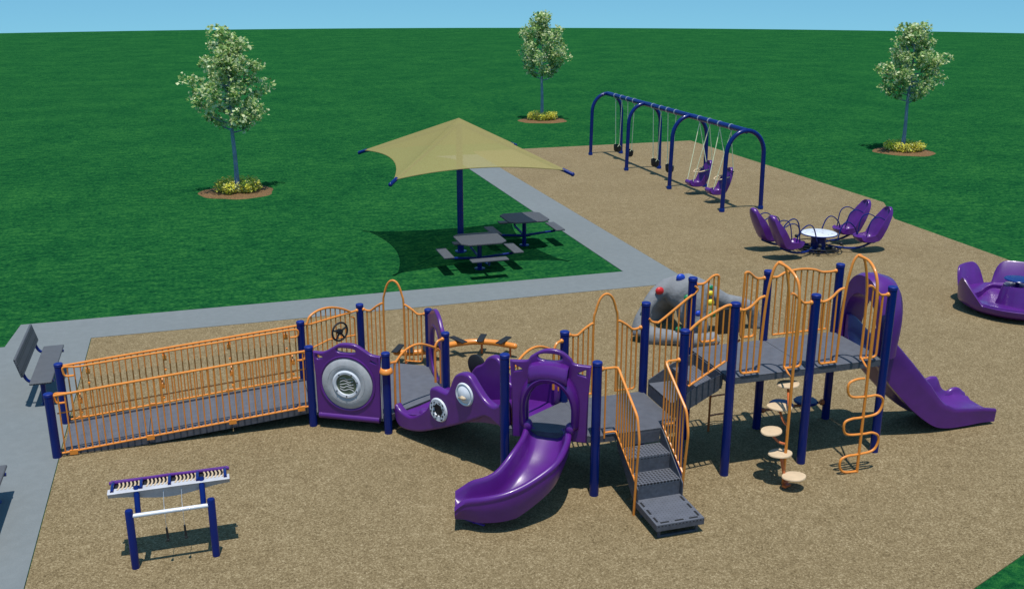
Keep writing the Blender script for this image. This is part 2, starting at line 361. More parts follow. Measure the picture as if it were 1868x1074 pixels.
# --- ramp
def ramp():
    x0, x1 = -9.03, P['F'].x - .004; za, zb = 0.02, ZH; zf = lambda x, y: za + (zb - za) * (x - x0) / (x1 - x0)
    for i in range(3):
        a = x0 + (x1 - x0) * i / 3 + .004; b = x0 + (x1 - x0) * (i + 1) / 3 - .004
        mb = MB(); mb.prism([(a, 3.46), (b, 3.46), (b, 4.56), (a, 4.56)], lambda x, y: zf(x, y) - 0.01, lambda x, y: zf(x, y) + .004)
        o = mb.build('ramp_deck', 'deck', play)
        for y in (3.445, 4.575): k = MB(); k.prism([(a, y - .015), (b, y - .015), (b, y + .015), (a, y + .015)], lambda x, y: max(0.0, zf(x, y) - .09), lambda x, y: zf(x, y) + .035); k.build('ramp_curb', 'deck_side', o)
    for y, side in ((3.386, 1), (4.631, -1)):
        mb = MB(); xa, xb = x0 + .01, P['F'].x - .05
        top = lambda x: 0.975 + (x - x0) * 0.0805; bot = lambda x: 0.065 + (x - x0) * 0.0775
        mb.tube([(xa - .05, y, top(xa - .05)), (xb + .02, y, top(xb))], .019, 8); mb.tube([(xa, y, bot(xa)), (xb, y, bot(xb))], .016, 8)
        n = 38
        for i in range(n):
            x = xa + (xb - xa) * (i + .5) / n; mb.tube([(x, y, bot(x)), (x, y, top(x))], .0118, 6)
        for x in (x0 + .17, x0 + 1.25, x0 + 2.45, xb - .12):      # bolted joint plates
            mb.box((x, y - side * .0, bot(x) - .015), (.11, .035, .07))
        o = mb.build('ramp_railing', 'orange', play)
        # handrail set inside, bent back at both ends, and a lower one for children
        yi = y + side * .075; hb = MB()
        dz = 0.03
        hb.tube(rounded([(xa + .14, yi, top(xa) - .15), (xa + .0, yi, top(xa) - .155), (xa - .02, yi, top(xa) + dz - .02), (xa + .2, yi, top(xa + .2) - dz), (xb - .15, yi, top(xb - .15) - dz), (xb + .0, yi, top(xb) - dz - .01), (xb, yi, top(xb) - .17), (xb - .13, yi, top(xb) - .17)], .06), .017, 8)
        if side > 0: hb.tube([(xa, yi, bot(xa) + .60), (xb, yi, bot(xb) + .60)], .012, 8)
        for x in (x0 + .35, x0 + 1.5, x0 + 2.5, xb - .2):
            hb.tube([(x, yi, top(x) - dz), (x, y, top(x) - .11), (x, y, top(x) - .17)], .012, 6); hb.box((x, y + side * .03, bot(x) + .57), (.03, .08, .03)); hb.box((x, y + side * .02, top(x) - .15), (.06, .02, .09))
        hb.build('handrail', 'orange', o)
ramp()
# --- rails in a vertical plane
def rail(a, d, tops, bots=None, bars=(), name='guardrail', r=.0195, rb=.0122, extra=(), knobs=(), m='orange', nrm=None):
    """a: start point, d: direction; tops/bots: (u,z) lists drawn as smooth tubes; bars: u values between them"""
    mb = MB(); a = v3(a); f = lambda u, z: a + d * u + Z * z
    tp = catmull([f(*q) for q in tops], 6); mb.tube(tp, r)
    if bots: mb.tube(rounded([f(*q) for q in bots], .05), r * .85)
    for u in bars: mb.tube([f(u, interp(bots, u)), f(u, interp(tops, u))], rb, 6)
    for e in extra: mb.tube(e, r * .95)
    for q in knobs: mb.ball(f(*q), .034, 10, 6)
    return mb.build(name, m, play)
X = Vector((1, 0, 0)); Y = Vector((0, 1, 0))
# tower front: two openings, each with bars either side and a tall hoop whose pole drops to the ground outside
def climber_front(x0, xo):
    f = lambda x, z, y=0.0: Vector((x0 + x, y, z))
    mb = MB(); r = .0195
    mb.tube(catmull([f(.07, 2.46), f(.15, 2.455), f(.25, 2.50), f(.36, 2.595), f(.44, 2.62)], 6), r)      # left top rail
    mb.tube(catmull([f(.845, 2.62), f(.90, 2.60), f(.99, 2.52), f(1.06, 2.465), f(1.18, 2.46)], 6), r)
    mb.tube(rounded([f(.14, 2.45), f(.14, 1.53), f(.43, 1.53)], .06), r * .9); mb.tube(rounded([f(.83, 1.53), f(1.09, 1.53), f(1.09, 2.46)], .06), r * .9)
    for x in (.235, .335): mb.tube([f(x, 1.53), f(x, interp([(.15, 2.455), (.25, 2.50), (.36, 2.595), (.44, 2.62)], x))], .0122, 6)
    for x in (.92, 1.01): mb.tube([f(x, 1.53), f(x, interp([(.845, 2.62), (.90, 2.60), (.99, 2.52), (1.06, 2.465)], x))], .0122, 6)
    for x in (.07, 1.175): mb.ball(f(x, 2.46), .034)
    mb.build('guardrail', 'orange', play)
    hp = MB()
    hp.tube(catmull([f(.425, 1.52), f(.44, 2.1), f(.47, 2.6), f(.53, 2.95), f(.60, 3.07), f(.67, 3.06), f(.74, 2.95), f(.81, 2.6), f(.83, 2.1), f(.83, 1.52)], 6), .019)
    hp.tube(catmull([f(.61, 3.075), f(.63, 3.05, -.22), f(xo - .0, 2.93, -.42), f(xo, 2.68, -.49), f(xo, 2.2, -.49)], 8) + [f(xo, .0, -.49)], .021, 10)
    hp.tube([f(xo, 1.56, -.49), f(.83, 1.56, 0)], .014)
    return hp.build('climber_hoop', 'orange', play)
hA = climber_front(0, .65); hB = climber_front(s, 1.85 - s)
sc = MB()       # serpentine rungs of the right climber
x0 = 1.85; pts = []
zz = [1.45, 1.115, .78, .47, .12 + .03]
W_ = .29
cur = [(x0, -.49, 1.47)]
L = [(-1, 1.45, 1.17), (1, 1.17, .86), (-1, .86, .60), (1, .60, .29), (-1, .29, .02)]
path = []
for sg, zt, zb in L:
    path += [(x0 + sg * .05, -.49, zt), (x0 + sg * W_ * .62, -.49, zt), (x0 + sg * W_, -.49, (zt + zb) / 2 + .09), (x0 + sg * W_, -.49, (zt + zb) / 2 - .04), (x0 + sg * W_ * .7, -.49, zb + .02)]
path.append((x0, -.49, .025))
sc.tube(catmull(path, 5), .018, 8); sc.build('serpentine_rungs', 'orange', hB)
# stepping pods
pods = [(.93, .01, 1.27, 10), (.70, -.17, 1.03, -30), (.50, -.33, .76, 30), (.585, -.46, .47, 0), (.70, -.66, .20, 0)]
for (x, y, z, a) in pods:
    mb = MB(); q = Matrix.Rotation(math.radians(a), 3, 'Z')
    ring = [(r_, h) for r_, h in ((0.0, -.03), (.07, -.03), (.15, -.012), (.165, .0), (.16, .014), (.12, .02), (0.0, .018))]
    for k in range(1):
        vs = []; seg = 22
        rows = []
        for rr, hh in ring: rows.append([Vector((x, y, z)) + q @ Vector((rr * 1.0 * math.cos(2 * math.pi * i / seg) * (1 + .08 * math.cos(4 * math.pi * i / seg)), rr * .86 * math.sin(2 * math.pi * i / seg), hh)) for i in range(seg)])
        mb.grid(rows, closed_u=True)
    o = mb.build('stepping_pod', 'beige', hA)
rd = MB(); px_, py_ = .65, -.49
for (x, y, z, a) in pods[:3]: rd.tube(catmull([(px_, py_, z - .14), ((x + px_) / 2, (y + py_) / 2, z - .13), (x, y, z - .03)], 5), .018)
rd.tube([(.62, -.56, .0), (.62, -.56, .16), (.585, -.48, .45)], .022); rd.tube([(.60, -.6, .10), (.70, -.66, .17)], .018); rd.box((.62, -.62, .06), (.12, .06, .03), 20)
rd.build('pod_bracket', 'rust', hA)
# tower back
rail(P['T2'], X, [(.07, 2.46), (.17, 2.46), (.30, 2.52), (.55, 2.545), (.78, 2.52), (.95, 2.465), (1.17, 2.465)], [(.15, 2.45), (.15, 1.54), (1.09, 1.54), (1.09, 2.45)][1:3], [.15 + i * .94 / 9 for i in range(10)], knobs=((.07, 2.46), (1.17, 2.465)))
def half_loop(a, d, u0, u1, sgn):
    f = lambda u, z: v3(a) + d * u + Z * z; mb = MB()
    mb.tube(rounded([f(u0, 2.46), f(u0 + sgn * .13, 2.455), f(u0 + sgn * .27, 2.575), f(u1 - sgn * .01, 2.575), f(u1, 1.55), f(u0 + sgn * .11, 1.55), f(u0 + sgn * .11, 2.45)], .06, 6), .0195)
    for w in (.20, .285): mb.tube([f(u0 + sgn * w, 1.55), f(u0 + sgn * w, 2.50 + (w - .2) * .7)], .0122, 6)
    mb.ball(f(u0, 2.46), .034); mb.build('guardrail', 'orange', play)
half_loop(P['T1'], X, .06, .43, 1); half_loop(P['T2'], X, -.06, -.40, -1)
lad = MB()
for x in (.47, .86): lad.tube([(x, 1.36, 0), (x, 1.36, 1.44), (x, 1.28, 1.5)], .018)
for z in (.27, .59, .91, 1.22): lad.tube(catmull([(.47, 1.36, z), (.665, 1.41, z - .015), (.86, 1.36, z)], 5), .014)
lad.build('ladder', 'rust', play)
bar = MB(); bar.tube([(s + .07, s, .30), (2 * s - .07, s, .30)], .022); bar.ball((2 * s - .09, s, .30), .045, sc=(1, 1, 1.2)); bar.ball((s + .09, s, .30), .045)
o = bar.build('seat_bar', 'rust', play)
for x in (1.66, 2.1):
    b2 = MB(); b2.lathe([(0, .325), (.10, .33), (.185, .345), (.19, .36), (.17, .378), (0, .382)], (x, s, 0), 26); b2.build('stool_seat', 'blue', o)
# stair rails between the two decks
def stair_side(y, top, bot, bars):
    a = Vector((0, y, 0)); rail(a, X, top, bot, bars, 'stair_railing', knobs=())
stair_side(0.0, [(-.69, 2.22), (-.60, 2.30), (-.50, 2.37), (-.25, 2.49), (-.12, 2.54), (-.04, 2.52), (.0, 2.42)], [(-.64, 1.44), (-.10, 1.74)], [-.62 + i * .09 for i in range(7)])
stair_side(s - .05, [(-.70, 2.03), (-.66, 1.98), (-.58, 1.955), (-.50, 1.98), (-.10, 2.27), (.01, 2.34), (.06, 2.40), (.0, 2.46)], [(-.62, 1.02), (-.12, 1.38), (-.05, 1.52)], [-.60 + i * .095 for i in range(7)])
# steps between the decks
us = MB(); ytop = 1.05; y0_ = .22
for i, z in enumerate((1.08, 1.28)):
    a = -.728 + i * .364
    us.box((a + .182, (y0_ + ytop) / 2, z - .02), (.36, ytop - y0_, .04)); us.mi = 1
    us.box((a + .008, (y0_ + ytop) / 2, z - .12), (.014, ytop - y0_, .16)); us.mi = 0
us.mi = 1
for y in (y0_ - .008, ytop + .008): us.extrude((0, y, 0), X, Z, Y, [(-.73, .885), (-.06, 1.22), (-.0, 1.30), (-.0, 1.475), (-.37, 1.34), (-.73, 1.13)], .014)
us.mi = 1; us.box((-.006, (y0_ + ytop) / 2, 1.37), (.012, ytop - y0_, .17))
us.build('upper_steps', ['tread', 'deck_side'], play)
# --- front stairs
def front_stairs():
    xc = -1.337; w = .62; x0, x1 = xc - w / 2, xc + w / 2
    st = MB()
    for (ya, yb, z) in ((0.0, -.335, .66), (-.335, -.66, .44)):
        st.mi = 0; st.box((xc, (ya + yb) / 2, z - .018), (w, abs(yb - ya), .036)); st.mi = 1
        st.box((xc, yb + .008, z - .13), (w - .01, .014, .186))
    st.mi = 1; st.box((xc, .006, .76), (w - .01, .012, .16))
    for x in (x0 - .009, x1 + .009):
        st.extrude((x, 0, 0), Y, Z, X, [(.0, .70), (.0, .875), (-.05, .875), (-.72, .40), (-.72, .17), (-.60, .17)], .014)
    o = st.build('front_stairs', ['tread', 'deck_side'], play, bevel=.003)
    pl = MB(); pl.box((xc, -.99, .205), (.66, .66, .035)); pl.mi = 1
    for (cx_, cy_, dx, dy) in ((xc, -1.313, .66, .014), (xc, -.667, .66, .014), (xc - .323, -.99, .014, .64), (xc + .323, -.99, .014, .64)): pl.box((cx_, cy_, .162), (dx, dy, .066))
    pl.mi = 2
    for i in range(3):
        t = -.20 + i * .2
        for (dx, dy, sx_, sy_) in ((t, -.285, .12, .03), (-.285, t, .03, .12), (.285, t, .03, .12)): pl.box((xc + dx, -.99 + dy, .224), (sx_, sy_, .006))
    pl.mi = 1
    for dx in (-.26, .26):
        for dy in (-.26, .26): pl.tube([(xc + dx, -.99 + dy, 0), (xc + dx, -.99 + dy, .19)], .022)
    for dy in (-.26, .26): pl.box((xc, -.99 + dy, .02), (.56, .03, .03))
    pl.build('step_platform', ['tread', 'deck_side', 'slot'], o, bevel=.003)
    for xr, sg, zend in ((-1.68, 1, 0.0), (-.995, -1, .30)):
        mb = MB(); px_ = P['B'].x + .07 if sg > 0 else P['C'].x - .07
        f = lambda y, z: Vector((xr, y, z))
        top = [(.0, 1.83), (-.06, 1.80), (-.30, 1.62), (-.64, 1.41), (-.72, 1.30), (-.735, 1.05), (-.705, .75)]
        mb.tube(rounded([Vector((px_, 0, 1.84)), Vector((xr + sg * 0, 0, 1.84)), f(-.10, 1.765), f(-.66, 1.41), f(-.745, 1.12), f(-.70, .70), f(-.66, zend)], .07, 6), .0175)
        mb.ball((px_, 0, 1.84), .034)
        mb.tube(rounded([Vector((xr - sg * .17, 0, 1.84)), Vector((xr - sg * .17, 0, .84))], .05), .013)
        mb.tube(rounded([Vector((xr - sg * .17, 0, .92)), Vector((xr, 0, .92)), f(-.68, .50)], .05), .014)
        mb.tube([f(0, .92), f(0, 1.84)], .012)
        tp = [(-.745, 1.2), (-.66, 1.41), (-.10, 1.765), (0, 1.84)]; bt = [(-.68, .50), (0, .92)]
        for i in range(7):
            y = -.085 - i * .083; mb.tube([f(y, interp(bt, y)), f(y, interp(tp, y))], .0122, 6)
        mb.build('stair_railing', 'orange', play)
front_stairs()
# --- tall pointed arch barriers
def tall_arch(a, d, zb, base, L=s):
    """bars either side of a narrow hoop that rises above the posts"""
    f = lambda u, z: v3(a) + d * u + Z * z; mb = MB(); m_ = L / 2; zt = base
    hw = .185
    mb.tube(catmull([f(m_ - hw, zb + .05), f(m_ - hw, zt + .10), f(m_ - hw + .03, zt + .32), f(m_ - .09, zt + .50), f(m_, zt + .56), f(m_ + .09, zt + .50), f(m_ + hw - .03, zt + .32), f(m_ + hw, zt + .10), f(m_ + hw, zb + .05)], 6), .0185)
    for sg in (-1, 1):
        e = 0.07 if sg < 0 else L - .07; k = m_ + sg * hw; i_ = e - sg * .12
        tp = [(e, zt), (i_, zt - .015), (e - sg * .22, zt + .06), (e - sg * .32, zt + .125), (k, zt + .14)]
        mb.tube(catmull([f(*q) for q in tp], 5), .0195); mb.ball(f(e, zt), .034)
        mb.tube(rounded([f(k, zb + .06), f(e - sg * .06, zb + .06), f(e - sg * .06, zt - .0)], .06), .0145)
        tq = sorted(tp)
        for j in (1, 2, 3):
            u = (e - sg * .06) + (k - (e - sg * .06)) * j / 4; mb.tube([f(u, zb + .06), f(u, interp(tq, u))], .0122, 6)
    return mb.build('arched_guardrail', 'orange', play)
tall_arch(P['E'], X, ZC, 1.885)
tall_arch(P['I'], R(-30), ZH, 1.245)
# --- steering wheel barrier between H and I
def wheel_panel():
    d = R(30); f = lambda u, z, n=0.0: P['H'] + d * u + Z * z + R(-60) * n; mb = MB()
    mb.tube([f(.05, 1.265), f(.20, 1.235), f(1.18, 1.235)], .0195); mb.ball(f(1.18, 1.235), .034); mb.ball(f(.06, 1.26), .034)
    arch = [(.13, .40), (.13, 1.15), (.15, 1.30), (.22, 1.385), (.40, 1.435), (.62, 1.425), (.85, 1.35), (1.03, 1.25)]
    mb.tube(catmull([f(*q) for q in arch], 6), .0195); mb.tube(rounded([f(.13, .40), f(1.12, .40), f(1.12, 1.13), f(1.05, 1.15)], .05), .015)
    ar = [(.15, 1.30), (.22, 1.385), (.40, 1.435), (.62, 1.425), (.85, 1.35), (1.03, 1.25), (1.13, 1.23)]
    for i in range(9):
        u = .22 + i * .1; mb.tube([f(u, .40), f(u, interp(ar, u))], .0122, 6)
    mb.tube([f(.13, .80), f(.55, .865), f(1.12, .80)], .014)
    o = mb.build('steering_panel', 'orange', play)
    w = MB(); c = f(.72, .99, .10); n_ = R(-60); ax = Matrix((d, Z, n_)).transposed()
    cir = [c + d * .158 * math.cos(a) + Z * .158 * math.sin(a) for a in [2 * math.pi * i / 28 for i in range(28)]]
    w.tube(cir, .017, 8, closed=True); w.lathe([(0, -.03), (.05, -.03), (.055, .02), (0, .03)], c, 14, ax)
    for a in (20, 160, 235, 305): w.tube([c, c + d * .15 * math.cos(math.radians(a)) + Z * .15 * math.sin(math.radians(a))], .017, 6)
    w.tube([c, c - n_ * .10], .02); w.build('steering_wheel', 'black', o)
wheel_panel()
# --- purple barrier with the wheel between F and G
def wheel_barrier():
    d = R(-30); n_ = R(240); o0 = P['F'] - n_ * 0.0
    top = [(.075, 1.27), (.25, 1.275), (.42, 1.37), (.52, 1.425), (.66, 1.44), (.78, 1.425), (.90, 1.36), (1.02, 1.29), (1.17, 1.27)]
    tp = [(p.x, p.y) for p in catmull([(x, z, 0) for x, z in top], 5)]
    out = tp + [(1.145, .85), (1.14, .30), (1.13, .22), (.12, .22), (.105, .30), (.10, .85)]
    slot = ell(.62, 1.325, .155, .038, 24, 2.6)
    t1 = [(.135, 1.23), (.225, 1.195), (.235, 1.18), (.155, 1.155), (.135, 1.165)]; t2 = [(1.11, 1.23), (1.11, 1.165), (1.09, 1.155), (1.01, 1.18), (1.02, 1.195)]
    o = holed('wheel_barrier', 'purple', play, o0, d, Z, [out, slot, t1, t2], .075, .022, 3)
    f = lambda u, z, n=0.0: o0 + d * u + Z * z + n_ * n
    ax = Matrix((d, Z, n_)).transposed(); c = f(.62, .79, 0)
    rb = MB(); rb.tube([f(.13, .225, .02), f(1.12, .225, .02)], .05, 12); rb.build('bottom_roll', 'purple', o)
    rm = MB(); rm.lathe([(.405, .02), (.425, .05), (.44, .055), (.455, .05), (.46, .02)], c, 48, ax); rm.build('rim_lip', 'purple', o)
    ty = MB(); ty.lathe([(.222, .03), (.225, .062), (.25, .075), (.298, .074), (.302, .068), (.306, .074), (.37, .066), (.41, .045), (.412, .03)], c, 48, ax); ty.build('tyre', 'tyre', o)
    rg = MB(); rg.lathe([(.165, .055), (.17, .085), (.205, .09), (.23, .072), (.23, .05)], c, 40, ax); r2 = rg.build('wheel_ring', 'white', o)
    mz = MB(); mz.lathe([(0, .06), (.168, .06), (.168, .05), (0, .05)], c, 32, ax); mz.mi = 1
    for i in range(5): mz.tube(catmull([c + d * u + Z * (-.09 + i * .045 + .015 * math.sin(u * 40 + i)) + n_ * .062 for u in (-.11, -.05, 0, .05, .11)], 3), .007, 5)
    mz.build('maze_disc', ['maze', 'tyre'], o)
    for a in (60, 125, 155 + 60, 270, 330, 15): bo = MB(); bo.ball(c + (d * math.cos(math.radians(a)) + Z * math.sin(math.radians(a))) * .188 + n_ * .09, .012, 8, 4); bo.build('bolt_head', 'black', o)
    for u in (.085, 1.155): gp = MB(); gp.tube([f(u, .25), f(u, 1.2)], .012); gp.build('mounting_rod', 'steel', o)
wheel_barrier()
cup = MB(); cup.lathe([(.066, 1.0), (.10, 1.01), (.105, 1.03), (.088, 1.075), (.066, 1.09)], P['G'], 20); cup.build('post_collar', 'orange', play)
# --- low arched entrances at both ends of the crawl bridge
def bridge_gate(a, d, zd, bump=.30):
    f = lambda u, z: v3(a) + d * u + Z * z; mb = MB(); zr = zd + .83
    mb.tube(catmull([f(.16, zd - .02), f(.17, zr - .10), f(.20, zr), f(.36, zr + .12), f(.55, zr + .17), f(.75, zr + .14), f(1.0, zr + .02)], 6), .0195)
    mb.tube(rounded([f(1.18, zr + .11), f(1.06, zr + .11), f(1.01, zr + .0), f(1.01, zd + .25)], .06), .0195); mb.tube(rounded([f(1.0, zr + .02), f(1.12, zr - .05), f(1.12, zd + .2)], .04), .0125)
    mb.tube([f(.06, zr + .02), f(.20, zr)], .0195); mb.ball(f(1.18, zr + .11), .034); mb.ball(f(.07, zr + .02), .032)
    mb.tube(rounded([f(.26, zd), f(.26, zr + .05)], .04), .0125)
    return mb.build('bridge_gate', 'orange', play)
bridge_gate(P['G'], R(30), ZH); bridge_gate(P['A'], R(30), ZC)
# --- crawl bridge
def crawl_bridge():
    t_ = R(300); w_ = R(30); Lb = 2.472
    f = lambda t, w, z: P['G'] + t_ * t + w_ * w + Z * z
    fl = lambda t: interp([(-.0, .30), (.25, .28), (.6, .36), (1.2, .58), (1.9, .80), (2.3, .87), (2.48, .87)], t)
    rows = []; rows2 = []
    for i in range(29):
        t = .02 + (Lb - .04) * i / 28
        prof = [(.10, .10), (.16, .01), (.35, -.02), (.62, -.03), (.9, -.02), (1.08, .01), (1.14, .10)]
        up = [f(t, w, fl(t) + z) for w, z in prof]; dn = [f(t, w, fl(t) + z - .05 - (.03 if 0 < j < 6 else 0)) for j, (w, z) in enumerate(prof)][::-1]
        rows.append(up + dn)
    mb = MB(); mb.grid(rows, closed_u=True, cap=True); fo = mb.build('crawl_bridge', 'purple', play)
    def side(name, w, outline, th, holes=()):
        pl = [(p.x, p.y) for p in catmull([(x, z, 0) for x, z in outline], 5, True)]
        o = holed(name, 'purple', fo, P['G'] + w_ * w, t_, Z, [pl] + list(holes), th, .035, 3); return o
    near = [(.10, .50), (.22, .43), (.42, .40), (.60, .47), (.80, .62), (.89, .78), (.90, .97), (1.0, 1.03), (1.15, 1.02), (1.27, 1.03), (1.33, 1.13), (1.42, 1.32), (1.56, 1.41), (1.72, 1.41), (1.86, 1.28), (2.02, 1.14), (2.20, 1.09), (2.40, 1.20), (2.45, 1.05), (2.43, .80), (2.25, .84), (2.05, .89), (1.80, .76), (1.40, .55), (1.00, .36), (.60, .20), (.25, .15), (.10, .25)]
    so_ = side('bridge_side', .12, near, .13)
    far = [(.10, .44), (.35, .48), (.58, .56), (.70, .82), (.84, 1.02), (1.0, 1.12), (1.10, 1.24), (1.22, 1.30), (1.36, 1.26), (1.48, 1.06), (1.60, .94), (1.78, .97), (2.0, 1.15), (2.25, 1.24), (2.45, 1.18), (2.43, .82), (2.0, .72), (1.4, .50), (.9, .33), (.3, .16), (.1, .2)]
    fs_ = side('bridge_side', 1.12, far, .13)
    n_ = -w_; ax = Matrix((t_, Z, n_ * 1.0)).transposed()
    def disc(c, r0, r1, m, parent, name, k=.0):
        q = MB(); q.lathe([(r0, .07), (r0 + .01, .09), (r1 - .015, .092), (r1, .07)], c, 32, ax); q.build(name, m, parent)
    cb = f(1.10, .12, .715); disc(cb, .085, .185, 'white', so_, 'badge_ring')
    bd = MB()
    for i in range(14):
        a = 2 * math.pi * (i + .5) / 14; r = .15 if i % 2 else .125
        if i in (3, 10): continue
        p0 = cb + (t_ * math.cos(a) + Z * math.sin(a)) * r + n_ * .094; bd.tube([p0, p0 + (t_ * -math.sin(a) + Z * math.cos(a)) * .03], .009, 5)
    bd.lathe([(0, .07), (.088, .07), (.088, .075), (0, .076)], cb, 20, ax)
    for i in range(7):
        a = 2 * math.pi * i / 7; bd.ball(cb + (t_ * math.cos(a) + Z * math.sin(a)) * .093 + n_ * .088, .017, 6, 4)
    bd.build('badge_marks', 'black', so_)
    cw = f(1.645, .12, 1.115); disc(cw, .135, .175, 'white', so_, 'window_ring')
    gl = MB(); gl.lathe([(0, .13), (.05, .127), (.10, .11), (.14, .075)], cw, 28, ax); gl.build('window_dome', 'white', so_)
    pt = MB(); pt.ball(cw + n_ * .10 + Z * -.03 + t_ * .02, .06, 10, 6, (1, 1, .6)); pt.ball(cw + n_ * .105 + Z * -.05 - t_ * .06, .025, 8, 4); pt.build('window_toy', 'beige', so_)
    bk = MB(); bk.lathe([(0, -.03), (.12, -.03), (.175, -.01), (.18, .03), (.14, .05), (0, .05)], f(.83, 1.13, 1.03), 28, ax); bk.build('porthole_back', 'black', fs_)
    # hand bumps near the foot of the bridge
    for t, w, z in ((.36, .45, .33), (.55, .75, .38), (.78, .45, .46)): hb = MB(); hb.ball(f(t, w, z), .10, 12, 6, (1, 1, .5)); hb.build('foot_bump', 'purple', fo)
crawl_bridge()
# --- purple arch panel between J and K
def oval_panel():
    d = Vector((0, -1, 0)); o0 = P['J']
    top = [(.07, 1.27), (.20, 1.33), (.40, 1.46), (.62, 1.52), (.85, 1.46), (1.03, 1.33), (1.175, 1.27)]
    tp = [(p.x, p.y) for p in catmull([(x, z, 0) for x, z in top], 5)]
    out = tp + [(1.16, .6), (1.14, .24), (.10, .24), (.085, .6)]
    o = holed('oval_barrier', 'purple', play, o0, d, Z, [out, ell(.6225, .76, .37, .46, 36, 2.3)], .07, .022, 3)
    mb = MB(); ringp = [o0 + d * x + Z * z for x, z in ell(.6225, .76, .38, .47, 36, 2.3)]
    mb.tube(ringp, .045, 8, closed=True); mb.build('oval_rim', 'purple', o)
oval_panel()
# --- slide hoods and slides
def hood_panel(a, d, n_, zd, name, vis=.26):
    o0 = v3(a)
    top = [(.075, zd + 1.0), (.30, zd + 1.015), (.36, zd + 1.08), (.50, zd + 1.17), (.64, zd + 1.20), (.78, zd + 1.17), (.90, zd + 1.08), (.95, zd + 1.015), (1.17, zd + 1.0)]
    tp = [(p.x, p.y) for p in catmull([(x, z, 0) for x, z in top], 4)]
    hole = [(.33, zd - .02), (.33, zd + .42), (.36, zd + .55), (.44, zd + .66), (.55, zd + .71), (.69, zd + .71), (.80, zd + .66), (.88, zd + .55), (.91, zd + .42), (.91, zd - .02)]
    out = tp + [(1.14, zd + .6), (1.13, zd - .10), (.93, zd - .10)] + [(.91, zd - .02)] + hole[::-1][1:-1] + [(.33, zd - .02), (.31, zd - .10), (.11, zd - .10), (.10, zd + .6)]
    t1 = [(.14, zd + .945), (.24, zd + .895), (.24, zd + .875), (.14, zd + .85)]; t2 = [(1.10, zd + .945), (1.10, zd + .85), (1.0, zd + .875), (1.0, zd + .895)]
    o = holed(name, 'purple', play, o0, d, Z, [out, t1, t2, ell(.62, zd + 1.085, .165, .05, 24, 2.4)], .07, .02, 3)
    f = lambda u, z, n=0.0: o0 + d * u + Z * z + n_ * n
    # visor bulging outwards over the opening
    rows = []
    arc = [(.26, .10), (.255, .40), (.29, .60), (.38, .76), (.50, .85), (.62, .87), (.74, .85), (.86, .76), (.95, .60), (.985, .40), (.98, .10)]
    A_ = [(p.x, p.y) for p in catmull([(x, z, 0) for x, z in arc], 4)]
    for n, gx, gz in ((.02, 1.10, 1.06), (vis * .55, 1.07, 1.04), (vis * .9, 1.0, 1.0), (vis, .94, .97), (vis * .9, .88, .93), (.02, .86, .90)):
        rows.append([f(.62 + (x - .62) * gx, zd + z * gz, n * (0.35 + 0.65 * min(1, max(0, z - .05) / .75))) for x, z in A_])
    mb = MB(); mb.grid(rows); mb.build('hood', 'purple', o, solid=.02)
    br = MB(); rr = []
    for n, z0, z1 in ((.03, .84, 1.17), (vis * .98, .82, 1.10)): pass
    prof = [(.03, 1.03), (.07, 1.035), (vis * .75, 1.02), (vis * .96, .95), (vis * 1.0, .86), (vis * .9, .82)]
    for u in [.36 + i * .52 / 12 for i in range(13)]:
        k = 1 - ((u - .62) / .30) ** 2; rr.append([f(u, zd + (z if j < 2 else z) - (1 - k) * .07, n) for j, (n, z) in enumerate(prof)])
    br.grid(rr); br.build('brow', 'purple', o, solid=.02)
    for sg in (.33, .91):
        hp = MB(); hp.ball(f(sg, zd + .10, .05), .07, 12, 8, (1, 1, 1.3)); hp.build('hood_foot', 'purple', o)
    return o
def tunnel_hood(a, d, n_, zd):
    """deep rounded hood that bulges out over the top of the slide"""
    f = lambda u, z, n: v3(a) + d * u + Z * (zd + z) + n_ * n; rows = []
    for i in range(37):
        t = math.radians(-4 + 188 * i / 36); cu, su = math.cos(t), math.sin(t)
        cu = math.copysign(abs(cu) ** .78, cu); su = math.copysign(abs(su) ** .82, su)
        k = .85 + .35 * max(0, su)
        sec = [(.50, 1.03, -.02), (.51, 1.06, .06), (.505, 1.05, .18 * k), (.485, 1.0, .32 * k), (.455, .90, .38 * k), (.42, .79, .37 * k), (.405, .74, .31 * k), (.405, .74, .08), (.41, .75, -.02)]
        rows.append([f(.6225 - cu * w, .04 + su * h, n) for w, h, n in sec])
    mb = MB(); mb.grid(rows, closed_u=True, cap=True); o = mb.build('slide_hood', 'purple', play, angle=60)
    for sg in (1, -1):
        q = MB(); q.box(f(.6225 + sg * .50, -.02, .02), (.05, .14, .20)); q.build('hood_foot', 'purple', o, bevel=.015)
    return o
def sweep_slide(name, cen, side, width, wall, skirt, parent, twin=False):
    """cen: bed points; side: unit side vectors; U section with rolled rims"""
    rows = []; n = len(cen)
    for i in range(n):
        c, s_, w = cen[i], side[i], width[i] / 2; wl = wall[i]; sk = skirt[i]
        wl0, wl1 = wl if isinstance(wl, tuple) else (wl, wl)
        prof = []
        ins = [(-w - .035, -sk), (-w - .045, wl0 * .5), (-w - .05, wl0 - .02), (-w - .035, wl0 + .012), (-w - .005, wl0 + .012), (-w + .015, wl0 - .02), (-w + .03, wl0 * .45), (-w + .07, .05), (-w + .14, .006), (0, 0), (w - .14, .006), (w - .07, .05), (w - .03, wl1 * .45), (w - .015, wl1 - .02), (w + .005, wl1 + .012), (w + .035, wl1 + .012), (w + .05, wl1 - .02), (w + .045, wl1 * .5), (w + .035, -sk), (w - .06, -sk + .0), (0, -.05 - 0 * sk), (-w + .06, -sk)]
        rows.append([c + s_ * x + Z * z for x, z in ins])
    mb = MB(); mb.grid(rows, closed_u=True, cap=True)
    return mb.build(name, 'purple', parent, angle=60)
